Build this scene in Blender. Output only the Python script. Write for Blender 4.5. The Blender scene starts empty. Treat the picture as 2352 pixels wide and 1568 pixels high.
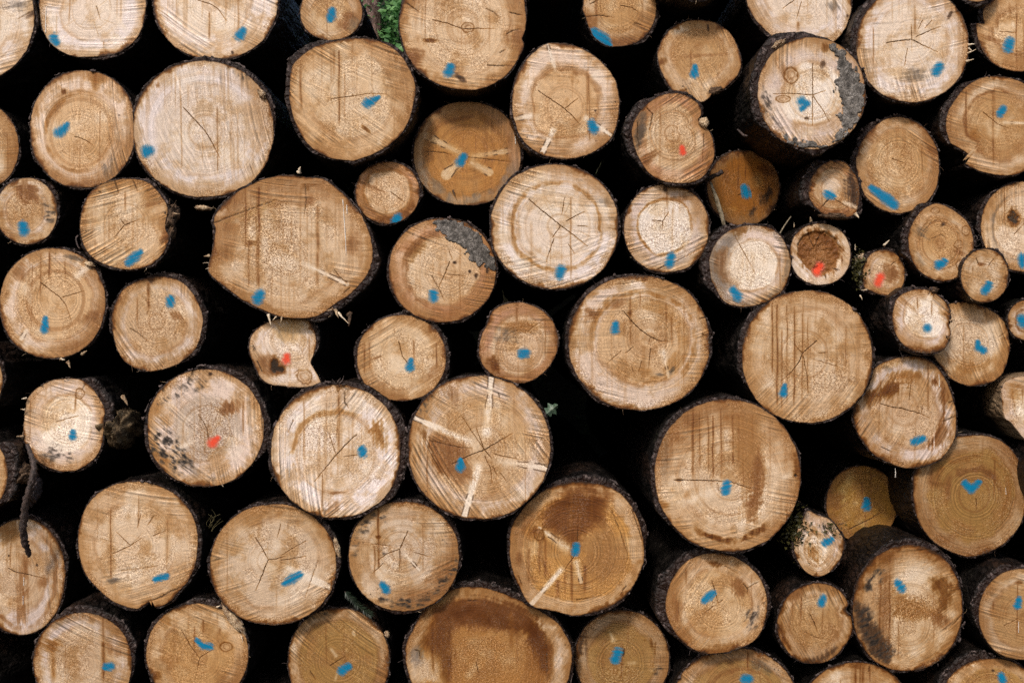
import bpy, math, random
import numpy as np
from mathutils import Vector

random.seed(7)
SC = bpy.context.scene
COL = SC.collection
K = 3.84 / 2352.0          # metres per layout unit on the plane of the pile front
CX, CY = 1176.0, 784.0     # optical axis in layout units
D = 4.2                    # camera distance to the pile front
ZC = 1.74                  # eye height
TILE_X = {'0': 0.0, '1': 588.0, '2': 1176.0, '3': 1739.5}
TILE_Y = {'0': 0.0, '1': 392.0, '2': 784.0, '3': 1163.7}

# ------------------------------------------------------------------ helpers
def lin(c):
    out = []
    for v in c[:3]:
        v = v / 255.0
        out.append(v / 12.92 if v <= 0.04045 else ((v + 0.055) / 1.055) ** 2.4)
    return np.array(out)

GAIN = 0.84                # real albedo of the wood against its look in print
PAL = {k: lin(v) * GAIN for k, v in {
    'pale': (236, 220, 204), 'cream': (246, 230, 206), 'tan': (207, 173, 132), 'sand': (219, 190, 153),
    'pink': (220, 198, 178), 'honey': (180, 124, 60), 'rose': (184, 136, 98), 'amber': (140, 88, 36), 'umber': (160, 114, 64), 'gold': (196, 146, 82), 'cut_grey': (192, 172, 150), 'damber': (92, 48, 10), 'drip': (110, 64, 26),
    'brown': (118, 72, 34), 'dark': (52, 34, 20), 'black': (18, 14, 11), 'grey': (120, 110, 100),
    'dgrey': (66, 60, 54), 'olive': (176, 134, 74), 'redb': (150, 88, 40), 'dolive': (172, 124, 48), 'dgold': (170, 108, 36), 'ochre': (192, 149, 96), 'white': (246, 238, 226), 'palesand': (232, 211, 184),
}.items()}

def _h(xi, yi, seed):
    with np.errstate(over='ignore'):
        h = xi.astype(np.uint32) * np.uint32(374761393) + yi.astype(np.uint32) * np.uint32(668265263) \
            + np.uint32((seed * 2246822519) & 0xffffffff)
        h = (h ^ (h >> np.uint32(13))) * np.uint32(1274126177)
        h = h ^ (h >> np.uint32(16))
    return (h & np.uint32(0xffffff)).astype(np.float32) / 16777216.0

def vn(x, y, seed):
    x = np.asarray(x, np.float32); y = np.asarray(y, np.float32)
    x, y = np.broadcast_arrays(x, y)
    xf = np.floor(x); yf = np.floor(y)
    xi = xf.astype(np.int64); yi = yf.astype(np.int64)
    u = x - xf; v = y - yf
    u = u * u * (3 - 2 * u); v = v * v * (3 - 2 * v)
    a = _h(xi, yi, seed); b = _h(xi + 1, yi, seed); c = _h(xi, yi + 1, seed); d = _h(xi + 1, yi + 1, seed)
    return (a + (b - a) * u) * (1 - v) + (c + (d - c) * u) * v

def fbm(x, y, seed, octv=3):
    s = 0.0; amp = 0.5; tot = 0.0
    for o in range(octv):
        s = s + amp * vn(np.asarray(x) * 2 ** o, np.asarray(y) * 2 ** o, seed + 17 * o)
        tot += amp; amp *= 0.5
    return s / tot            # 0..1, mean .5

def sst(a, b, x):
    t = np.clip((x - a) / (b - a), 0, 1)
    return t * t * (3 - 2 * t)

def seg_dist(X, Y, pts):
    """distance to a polyline and the running parameter 0..1 along it"""
    best = np.full(X.shape, 1e9, np.float32); par = np.zeros(X.shape, np.float32)
    n = len(pts) - 1
    for i in range(n):
        x1, y1 = pts[i][:2]; x2, y2 = pts[i + 1][:2]
        dx, dy = x2 - x1, y2 - y1
        t = np.clip(((X - x1) * dx + (Y - y1) * dy) / max(dx * dx + dy * dy, 1e-9), 0, 1)
        d = np.hypot(X - x1 - t * dx, Y - y1 - t * dy)
        m = d < best
        best = np.where(m, d, best); par = np.where(m, (i + t) / n, par)
    return best, par

def poly_sd(X, Y, pts):
    """signed distance to a closed polygon, negative inside"""
    d, _ = seg_dist(X, Y, list(pts) + [pts[0]])
    inside = np.zeros(X.shape, bool)
    j = len(pts) - 1
    for i in range(len(pts)):
        xi, yi = pts[i]; xj, yj = pts[j]
        c = ((yi > Y) != (yj > Y)) & (X < (xj - xi) * (Y - yi) / ((yj - yi) if yj != yi else 1e-9) + xi)
        inside ^= c; j = i
    return np.where(inside, -d, d)

def smooth_closed(pts, n=16):
    P = np.array(pts, float); m = len(P); out = []
    for i in range(m):
        p0, p1, p2, p3 = P[i - 1], P[i], P[(i + 1) % m], P[(i + 2) % m]
        for t in np.arange(n) / n:
            out.append(0.5 * (2 * p1 + (p2 - p0) * t + (2 * p0 - 5 * p1 + 4 * p2 - p3) * t * t
                              + (3 * p1 - p0 - 3 * p2 + p3) * t ** 3))
    return np.array(out)

def mesh_np(name, verts, quads=None, tris=None, smooth=True):
    me = bpy.data.meshes.new(name)
    verts = np.asarray(verts, np.float32)
    quads = np.zeros((0, 4), np.int32) if quads is None else np.asarray(quads, np.int32)
    tris = np.zeros((0, 3), np.int32) if tris is None else np.asarray(tris, np.int32)
    me.vertices.add(len(verts)); me.vertices.foreach_set('co', verts.ravel())
    nl = quads.size + tris.size
    me.loops.add(nl)
    me.loops.foreach_set('vertex_index', np.concatenate([quads.ravel(), tris.ravel()]).astype(np.int32))
    npoly = len(quads) + len(tris)
    me.polygons.add(npoly)
    st = np.concatenate([np.arange(len(quads)) * 4, quads.size + np.arange(len(tris)) * 3]).astype(np.int32)
    me.polygons.foreach_set('loop_start', st)
    me.update(calc_edges=True)
    me.validate()
    if smooth:
        me.polygons.foreach_set('use_smooth', np.ones(len(me.polygons), bool))
    return me

def set_col(me, name, rgb):
    a = me.color_attributes.new(name, 'FLOAT_COLOR', 'POINT')
    buf = np.ones((len(me.vertices), 4), np.float32); buf[:, :3] = rgb
    a.data.foreach_set('color', buf.ravel())

def set_f(me, name, v):
    a = me.attributes.new(name, 'FLOAT', 'POINT')
    a.data.foreach_set('value', np.asarray(v, np.float32).ravel())

def link(name, me, mat, parent=None, label=None):
    o = bpy.data.objects.new(name, me)
    if mat: me.materials.append(mat)
    COL.objects.link(o)
    if parent is not None: o.parent = parent
    if label: o['label'] = label
    return o

def empty(name, loc):
    o = bpy.data.objects.new(name, None); o.empty_display_size = 0.05
    o.location = loc; COL.objects.link(o); return o

def tag(o, label=None, cat=None, group=None, kind=None):
    if label: o['label'] = label
    if cat: o['category'] = cat
    if group: o['group'] = group
    if kind: o['kind'] = kind
    return o

def W(x, y, dy):
    """layout point at depth dy -> world"""
    s = (D + dy) / D
    return Vector(((x - CX) * K * s, dy, ZC + (CY - y) * K * s))

def tube(path, radii, seed=1, n=9, rough=0.25, close=True):
    """a bent tapering twig; path: world Vectors"""
    rnd = random.Random(seed)
    vs, fs = [], []
    m = len(path)
    for i, p in enumerate(path):
        a = path[max(i - 1, 0)]; b = path[min(i + 1, m - 1)]
        t = (b - a).normalized()
        u = t.cross(Vector((0, 1, 0.13))).normalized(); w = t.cross(u)
        for j in range(n):
            an = 2 * math.pi * j / n
            r = radii[i] * (1 + rough * (rnd.random() - 0.5) * 2)
            vs.append(p + (u * math.cos(an) + w * math.sin(an)) * r)
    q = []
    for i in range(m - 1):
        for j in range(n):
            q.append((i * n + j, i * n + (j + 1) % n, (i + 1) * n + (j + 1) % n, (i + 1) * n + j))
    t = []
    if close:
        c0 = len(vs); vs.append(path[0]); c1 = len(vs); vs.append(path[-1])
        for j in range(n):
            t.append((c0, (j + 1) % n, j)); t.append((c1, (m - 1) * n + j, (m - 1) * n + (j + 1) % n))
    return [tuple(v) for v in vs], q, t

def resample(path, n):
    P = [Vector(p) for p in path]
    out = []
    m = len(P)
    for k in range(n):
        s = k / (n - 1) * (m - 1); i = min(int(s), m - 2); t = s - i
        p0, p1, p2, p3 = P[max(i - 1, 0)], P[i], P[i + 1], P[min(i + 2, m - 1)]
        out.append(0.5 * (2 * p1 + (p2 - p0) * t + (2 * p0 - 5 * p1 + 4 * p2 - p3) * t * t
                          + (3 * p1 - p0 - 3 * p2 + p3) * t ** 3))
    return out

# ------------------------------------------------------------------ materials
class NT:
    def __init__(self, name):
        self.m = bpy.data.materials.new(name); self.m.use_nodes = True
        self.t = self.m.node_tree; self.t.nodes.clear()
        self.out = self.t.nodes.new('ShaderNodeOutputMaterial')
    def n(self, typ, **kw):
        o = self.t.nodes.new(typ)
        for k, v in kw.items():
            if k.startswith('i_'):
                key = k[2:]
                key = int(key) if key.isdigit() else key.replace('_', ' ')
                if isinstance(v, bpy.types.NodeSocket): self.t.links.new(v, o.inputs[key])
                else: o.inputs[key].default_value = v
            else: setattr(o, k, v)
        return o
    def l(self, a, b): self.t.links.new(a, b)
    def math(self, op, a, b=None, c=None, clamp=False):
        o = self.n('ShaderNodeMath', operation=op, use_clamp=clamp)
        for i, v in enumerate((a, b, c)):
            if v is None: continue
            if isinstance(v, bpy.types.NodeSocket): self.l(v, o.inputs[i])
            else: o.inputs[i].default_value = v
        return o.outputs[0]
    def mix(self, fac, a, b, mode='MIX'):
        o = self.n('ShaderNodeMix', data_type='RGBA', blend_type=mode)
        for i, v in ((0, fac), (6, a), (7, b)):
            if isinstance(v, bpy.types.NodeSocket): self.l(v, o.inputs[i])
            elif i == 0: o.inputs[i].default_value = v
            else: o.inputs[i].default_value = (*v[:3], 1)
        return o.outputs[2]
    def ramp(self, fac, stops, interp='LINEAR'):
        o = self.n('ShaderNodeValToRGB'); self.l(fac, o.inputs[0])
        cr = o.color_ramp; cr.interpolation = interp
        while len(cr.elements) > 1: cr.elements.remove(cr.elements[-1])
        cr.elements[0].position = stops[0][0]
        for i, (p, c) in enumerate(stops):
            e = cr.elements[0] if i == 0 else cr.elements.new(p)
            e.color = (*c[:3], 1) if not isinstance(c, (int, float)) else (c, c, c, 1)
        return o.outputs[0]
    def mapr(self, v, a, b, c=0.0, d=1.0):
        o = self.n('ShaderNodeMapRange'); self.l(v, o.inputs[0])
        for i, x in ((1, a), (2, b), (3, c), (4, d)): o.inputs[i].default_value = x
        return o.outputs[0]
    def noise(self, scale, detail=2.0, rough=0.55, vec=None, w=None, dim='3D'):
        o = self.n('ShaderNodeTexNoise', noise_dimensions=dim)
        o.inputs['Scale'].default_value = scale; o.inputs['Detail'].default_value = detail
        o.inputs['Roughness'].default_value = rough
        if vec is not None: self.l(vec, o.inputs['Vector'])
        if w is not None: self.l(w, o.inputs['W'])
        return o.outputs['Fac']
    def coords(self, scale=(1, 1, 1)):
        """object coordinates shifted by a per-object random amount"""
        tc = self.n('ShaderNodeTexCoord'); oi = self.n('ShaderNodeObjectInfo')
        r = self.math('MULTIPLY', oi.outputs['Random'], 61.0)
        cb = self.n('ShaderNodeCombineXYZ', i_0=r, i_1=r, i_2=r)
        mp = self.n('ShaderNodeMapping'); mp.inputs['Scale'].default_value = scale
        ad = self.n('ShaderNodeVectorMath', operation='ADD')
        self.l(tc.outputs['Object'], ad.inputs[0]); self.l(cb.outputs[0], ad.inputs[1])
        self.l(ad.outputs[0], mp.inputs[0])
        return mp.outputs[0]
    def bsdf(self, color, rough=0.6, spec=0.35, bump=None, bump_d=0.001, bump_s=1.0, **kw):
        b = self.n('ShaderNodeBsdfPrincipled')
        if isinstance(color, bpy.types.NodeSocket): self.l(color, b.inputs['Base Color'])
        else: b.inputs['Base Color'].default_value = (*color[:3], 1)
        if isinstance(rough, bpy.types.NodeSocket): self.l(rough, b.inputs['Roughness'])
        else: b.inputs['Roughness'].default_value = rough
        b.inputs['Specular IOR Level'].default_value = spec
        if bump is not None:
            bp = self.n('ShaderNodeBump'); bp.inputs['Distance'].default_value = bump_d
            bp.inputs['Strength'].default_value = bump_s
            self.l(bump, bp.inputs['Height']); self.l(bp.outputs[0], b.inputs['Normal'])
        return b
    def done(self, b):
        self.l(b.outputs[0] if hasattr(b, 'outputs') else b, self.out.inputs[0]); return self.m

def mat_cut():
    t = NT('sawn_end_grain')
    wood = t.n('ShaderNodeAttribute', attribute_name='wood').outputs['Color']
    a = t.n('ShaderNodeSeparateColor'); t.l(t.n('ShaderNodeAttribute', attribute_name='coordm').outputs['Color'], a.inputs[0])
    b = t.n('ShaderNodeSeparateColor'); t.l(t.n('ShaderNodeAttribute', attribute_name='ampm').outputs['Color'], b.inputs[0])
    ringd, saw, grain = a.outputs[0], a.outputs[1], a.outputs[2]
    ringa, sawa, dots = b.outputs[0], b.outputs[1], b.outputs[2]
    vec = t.coords()
    warp = t.noise(14, 2, vec=vec)
    rw = t.math('MULTIPLY_ADD', warp, 0.010, ringd)
    rn = t.noise(170, 1.5, 0.6, w=rw, dim='1D')
    rn2 = t.noise(38, 1.0, 0.5, w=rw, dim='1D')
    sw = t.math('MULTIPLY_ADD', warp, 0.004, saw)
    sn = t.noise(115, 1.6, 0.6, w=sw, dim='1D')
    brk = t.mapr(t.noise(9, 2, vec=vec), 0.33, 0.56)
    fine = t.noise(300, 2, 0.7, vec=vec)
    mid = t.noise(60, 3, 0.6, vec=vec)
    ring = t.math('MULTIPLY', t.math('ADD', t.math('SUBTRACT', rn, 0.5), t.math('MULTIPLY', t.math('SUBTRACT', rn2, 0.5), 0.25)), ringa)
    sawv = t.math('MULTIPLY', t.math('MULTIPLY', t.math('SUBTRACT', sn, 0.53), sawa), brk)
    fac = t.math('ADD', 1.0, t.math('MULTIPLY', ring, 0.40))
    fac = t.math('MULTIPLY', fac, t.math('MAXIMUM', t.math('MULTIPLY_ADD', sawv, 2.3, 1.0), 0.35))
    fac = t.math('MULTIPLY', fac, t.math('MULTIPLY_ADD', t.math('SUBTRACT', fine, 0.5), 0.95, 1.0))
    fac = t.math('MULTIPLY', fac, t.math('MULTIPLY_ADD', t.math('SUBTRACT', mid, 0.5), 0.42, 1.0))
    gv = t.n('ShaderNodeVectorMath', operation='SCALE'); t.l(vec, gv.inputs[0]); gv.inputs[3].default_value = 1
    gn = t.noise(205, 2.5, 0.75, vec=vec)
    # sawdust texture and painted resin sparkle: bright crumbs over amber pits
    g_dark = t.math('MULTIPLY', t.mapr(gn, 0.49, 0.40), grain, clamp=True)
    g_lite = t.math('MULTIPLY', t.mapr(gn, 0.53, 0.62), grain, clamp=True)
    cb = t.n('ShaderNodeCombineColor', i_0=fac, i_1=fac, i_2=fac)
    col = t.mix(1.0, wood, cb.outputs[0], 'MULTIPLY')
    col = t.mix(t.math('MULTIPLY', g_dark, 0.85), col, PAL['amber'] * 0.9)
    lite = t.n('ShaderNodeVectorMath', operation='MULTIPLY_ADD'); t.l(col, lite.inputs[0]); lite.inputs[1].default_value = (1.55, 1.55, 1.55); lite.inputs[2].default_value = (.13, .115, .09)
    col = t.mix(t.math('MULTIPLY', g_lite, 0.85), col, lite.outputs[0])
    # tiny dark pits and dirt specks
    v = t.n('ShaderNodeTexVoronoi', i_Scale=70.0, i_Randomness=1.0); t.l(vec, v.inputs['Vector'])
    vs = t.n('ShaderNodeSeparateColor'); t.l(v.outputs['Color'], vs.inputs[0])
    size = t.math('MULTIPLY', t.mapr(vs.outputs[0], 0.45, 1.0), 0.27)
    d1 = t.math('MULTIPLY', t.math('LESS_THAN', v.outputs['Distance'], size), dots, clamp=True)
    clump = t.mapr(t.noise(16, 2, vec=vec), 0.46, 0.62)
    d1 = t.math('MULTIPLY', d1, clump)
    col = t.mix(t.math('MULTIPLY', d1, 0.8), col, PAL['dark'] * 0.8)
    # grey mould blotches riding on the same mask
    mo = t.math('MULTIPLY', t.mapr(t.noise(120, 3, 0.7, vec=vec), 0.56, 0.68), t.math('MULTIPLY', dots, clump))
    col = t.mix(t.math('MULTIPLY', mo, 0.55), col, PAL['dgrey'])
    h = t.math('ADD', t.math('MULTIPLY', sawv, 1.3), t.math('ADD', t.math('MULTIPLY', ring, 0.5), t.math('MULTIPLY', fine, 0.5)))
    h = t.math('ADD', h, t.math('MULTIPLY', t.math('SUBTRACT', gn, 0.5), t.math('MULTIPLY', grain, 2.2)))
    rough = t.mapr(t.noise(45, 3, 0.6, vec=vec), 0.3, 0.7, 0.42, 0.72)
    return t.done(t.bsdf(col, rough, 0.18, h, 0.0018, 0.9))

def mat_bark():
    t = NT('spruce_bark')
    vec = t.coords((1, 0.45, 1))
    rim = t.n('ShaderNodeAttribute', attribute_name='rim').outputs['Fac']
    bare = t.n('ShaderNodeAttribute', attribute_name='bare').outputs['Fac']
    v = t.n('ShaderNodeTexVoronoi', feature='DISTANCE_TO_EDGE', i_Scale=34.0); 
    wv = t.n('ShaderNodeVectorMath', operation='MULTIPLY_ADD'); 
    nz = t.n('ShaderNodeTexNoise', i_Scale=30.0, i_Detail=3.0); t.l(vec, nz.inputs['Vector'])
    t.l(nz.outputs['Color'], wv.inputs[0]); wv.inputs[1].default_value = (0.03, 0.03, 0.03); t.l(vec, wv.inputs[2])
    t.l(wv.outputs[0], v.inputs['Vector'])
    plate = t.mapr(v.outputs['Distance'], 0.0, 0.22)
    n1 = t.noise(22, 5, 0.65, vec=vec); n2 = t.noise(110, 4, 0.65, vec=vec); n3 = t.noise(6, 3, 0.6, vec=vec)
    col = t.ramp(n1, [(0.32, (0.003, 0.0022, 0.0018)), (0.53, (0.009, 0.0065, 0.005)), (0.66, (0.027, 0.019, 0.016)), (0.78, (0.13, 0.10, 0.092))])
    col = t.mix(t.math('MULTIPLY', t.mapr(n3, 0.50, 0.66), 0.6), col, (0.045, 0.022, 0.013))
    col = t.mix(t.math('MULTIPLY', t.mapr(n2, 0.52, 0.74), 0.22), col, (0.080, 0.066, 0.066))
    col = t.mix(t.math('MULTIPLY', t.mapr(n3, 0.42, 0.30), t.mapr(n2, 0.50, 0.68)), col, (0.022, 0.024, 0.012))
    col = t.mix(t.math('MULTIPLY', t.math('SUBTRACT', 1.0, plate), 0.8), col, (0.004, 0.003, 0.0025))
    # inner bark at the cut, and bare torn wood
    inner = t.mix(n2, (0.006, 0.003, 0.002), (0.034, 0.013, 0.007))
    col = t.mix(rim, col, inner)
    wood = t.mix(t.noise(50, 4, 0.6, vec=vec), PAL['brown'] * 0.8, PAL['sand'] * 0.8)
    col = t.mix(bare, col, wood)
    ed = t.math('MULTIPLY', t.math('MULTIPLY', rim, t.math('SUBTRACT', 1.0, rim)), 3.2, clamp=True)
    col = t.mix(t.math('MULTIPLY', ed, t.mapr(t.noise(60, 3, 0.7, vec=vec), 0.54, 0.68)), col, (0.20, 0.145, 0.13))  # pale flecks paint glints and pinkish flakes along the cut bark edge
    h = t.math('ADD', t.math('MULTIPLY', plate, 0.6), t.math('ADD', n1, t.math('MULTIPLY', n2, 0.6)))
    rough = t.mapr(n1, 0.3, 0.7, 0.36, 0.62)
    return t.done(t.bsdf(col, rough, 0.26, h, 0.007, 1.0))

def mat_paint(name, rgb, halo):
    t = NT(name)
    m = t.n('ShaderNodeAttribute', attribute_name='m').outputs['Fac']
    sa = t.n('ShaderNodeAttribute', attribute_name='saw').outputs['Fac']
    vec = t.coords()
    n = t.noise(420, 2, 0.6, vec=vec); s = t.noise(120, 1, 0.5, w=sa, dim='1D'); n2 = t.noise(90, 2, 0.6, vec=vec)
    am = t.math('ADD', m, t.math('MULTIPLY', t.math('SUBTRACT', n, 0.5), 0.95))
    am = t.math('ADD', am, t.math('MULTIPLY', t.math('SUBTRACT', s, 0.5), 0.85))
    am = t.math('MULTIPLY', am, t.mapr(m, 0.02, 0.25))
    alpha = t.mapr(am, 0.0, 1.05, 0.0, 0.92)
    core = t.mapr(m, 0.35, 0.95)
    col = t.mix(core, halo, rgb)
    col = t.mix(t.math('MULTIPLY', t.mapr(n2, 0.35, 0.7), 0.35), col, [c * 0.62 for c in rgb])
    b = t.bsdf(col, 0.7, 0.10, n, 0.0006, 0.6)
    tr = t.n('ShaderNodeBsdfTransparent')
    mx = t.n('ShaderNodeMixShader'); t.l(alpha, mx.inputs[0]); t.l(tr.outputs[0], mx.inputs[1]); t.l(b.outputs[0], mx.inputs[2])
    return t.done(mx)

def mat_mud():
    t = NT('dried_grey_mud')
    vec = t.coords()
    n = t.noise(42, 6, 0.75, vec=vec); n2 = t.noise(240, 3, 0.7, vec=vec)
    col = t.ramp(n, [(0.36, (0.022, 0.020, 0.018)), (0.46, (0.12, 0.105, 0.092)), (0.62, (0.33, 0.295, 0.265))])
    col = t.mix(t.mapr(n2, 0.55, 0.40), col, (0.06, 0.052, 0.045))
    return t.done(t.bsdf(col, 0.8, 0.2, t.math('ADD', n, t.math('MULTIPLY', n2, 0.5)), 0.004, 1.0))

def mat_noise(name, c1, c2, scale=60, rough=0.7, spec=0.3, stretch=(1, 1, 1), bd=0.002, c3=None):
    t = NT(name)
    vec = t.coords(stretch)
    n = t.noise(scale, 4, 0.65, vec=vec); n2 = t.noise(scale * 4, 3, 0.6, vec=vec)
    col = t.mix(t.mapr(n, 0.35, 0.65), c1, c2)
    if c3 is not None: col = t.mix(t.mapr(n2, 0.58, 0.72), col, c3)
    return t.done(t.bsdf(col, rough, spec, t.math('ADD', n, t.math('MULTIPLY', n2, 0.5)), bd, 0.9))

def mat_leaf(name, c1, c2, trans=0.35):
    t = NT(name)
    vec = t.coords()
    rnd = t.n('ShaderNodeAttribute', attribute_name='rnd').outputs['Fac']
    n = t.noise(30, 2, vec=vec)
    col = t.mix(t.math('ADD', t.math('MULTIPLY', rnd, 0.8), t.math('MULTIPLY', t.math('SUBTRACT', n, 0.5), 0.5), clamp=True), c1, c2)
    b = t.bsdf(col, 0.42, 0.45)
    tl = t.n('ShaderNodeBsdfTranslucent'); t.l(col, tl.inputs[0])
    mx = t.n('ShaderNodeMixShader'); mx.inputs[0].default_value = trans
    t.l(b.outputs[0], mx.inputs[1]); t.l(tl.outputs[0], mx.inputs[2])
    return t.done(mx)

M = {}
M['cut'] = mat_cut()
M['bark'] = mat_bark()
M['B'] = mat_paint('blue_spray_paint', (0.000, 0.195, 0.375), (0.01, 0.29, 0.46))
M['R'] = mat_paint('red_spray_paint', (0.84, 0.085, 0.038), (0.82, 0.25, 0.16))
M['mud'] = mat_mud()
M['torn'] = mat_noise('torn_wood_fibre', PAL['brown'] * 0.6, PAL['sand'], 45, 0.75, 0.25, (1, 1, 1), 0.004, PAL['cream'])
M['stub'] = mat_noise('broken_stub_wood', (0.05, 0.030, 0.015), (0.23, 0.155, 0.085), 40, 0.8, 0.2, (1, .3, 1), 0.006, (0.34, 0.26, 0.16))  # darker than the torn wood: the stub's dim light is in the colour
M['torndark'] = mat_noise('torn_brown_fibre', (0.018, 0.010, 0.006), (0.13, 0.075, 0.042), 45, 0.75, 0.25, (1, 1, 1), 0.004, (0.24, 0.16, 0.10))
M['splint'] = mat_noise('pale_splinter', PAL['tan'], PAL['cream'], 90, 0.7, 0.3)
M['flake'] = mat_noise('bark_flake', (0.020, 0.012, 0.010), (0.12, 0.085, 0.075), 70, 0.6, 0.4, (1, 1, 1), 0.003, (0.34, 0.26, 0.245))
M['resin'] = mat_noise('dried_resin', PAL['pale'], PAL['white'], 120, 0.3, 0.5)
M['twig'] = mat_noise('twig_bark', (0.014, 0.009, 0.007), (0.085, 0.056, 0.046), 60, 0.6, 0.4, (1, 1, 1), 0.004, (0.22, 0.16, 0.155))
M['stick'] = mat_noise('weathered_stick', (0.10, 0.075, 0.045), (0.42, 0.34, 0.23), 50, 0.7, 0.3, (1, 1, .5), 0.002)
M['moss'] = mat_leaf('moss', (0.030, 0.026, 0.008), (0.120, 0.105, 0.030), 0.2)
M['needle'] = mat_leaf('fir_needles', (0.010, 0.020, 0.010), (0.035, 0.055, 0.028), 0.15)
M['bush'] = mat_leaf('green_leaves', (0.045, 0.155, 0.040), (0.280, 0.540, 0.190), 0.4)
M['dryleaf'] = mat_leaf('pale_green_leaf', (0.080, 0.140, 0.085), (0.330, 0.390, 0.290), 0.3)
SKY_STRENGTH, SUN_STRENGTH, SUN_ANGLE, EXPOSURE = 0.08, 1.5, 8.0, 0.76
# ------------------------------------------------------------------ log builder
GROUP = 'sawn logs stacked in the pile'
TONES = {  # heart, sap, sap start, boundary strength
    'pale': ('palesand', 'pale', .62, .14), 'tan': ('tan', 'pink', .66, .20), 'warm': ('sand', 'tan', .7, .18),
    'amber': ('honey', 'tan', .84, .30), 'gold': ('gold', 'tan', .80, .3), 'shade1': ('dgold', 'dgold', .9, .2), 'shade2': ('dolive', 'dolive', .9, .1), 'honey2': ('honey', 'tan', .88, .2), 'rim': ('umber', 'pale', .66, .0), 'rose': ('tan', 'rose', .70, .25), 'grey': ('cut_grey', 'pink', .6, .15),  # shade1 and shade2 carry the shade of the set-back logs in their wood
    'olive': ('olive', 'tan', .78, .22), 'core': ('cream', 'pink', .60, .25), 'ochre': ('ochre', 'tan', .7, .2),
}

def TX(tile, x): return TILE_X[tile[1]] + x / 3.84
def TY(tile, y): return TILE_Y[tile[0]] + y / 3.84
def TP(tile, pts): return [(TX(tile, p[0]), TY(tile, p[1])) + tuple(v / 3.84 for v in p[2:3]) for p in pts]

def outline_points(shape):
    if shape[0] == 'e':
        L, R, T, B = shape[1:5]
        n = shape[5] if len(shape) > 5 else 2.06
        cx, cy, rx, ry = (L + R) / 2, (T + B) / 2, (R - L) / 2, (B - T) / 2
        a = np.linspace(0, 2 * np.pi, 400, endpoint=False)
        c, s = np.cos(a), np.sin(a)
        return np.stack([cx + rx * np.sign(c) * np.abs(c) ** (2 / n), cy + ry * np.sign(s) * np.abs(s) ** (2 / n)], 1)
    if shape[0] == 'p':
        return smooth_closed(shape[1], 14)
    return smooth_closed(TP(shape[1], shape[2]), 14)

def polar(P, px, py, th):
    an = np.arctan2(P[:, 1] - py, P[:, 0] - px); r = np.hypot(P[:, 0] - px, P[:, 1] - py)
    o = np.argsort(an); an = an[o]; r = r[o]
    an = np.concatenate([an - 2 * np.pi, an, an + 2 * np.pi]); r = np.concatenate([r, r, r])
    return np.interp(th, an, r)

def lobe(th, ang, width):
    d = np.abs((th - math.radians(ang) + np.pi) % (2 * np.pi) - np.pi)
    return 1 - sst(math.radians(width) * .45, math.radians(width) * .75, d)

LOGS = {}

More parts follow.
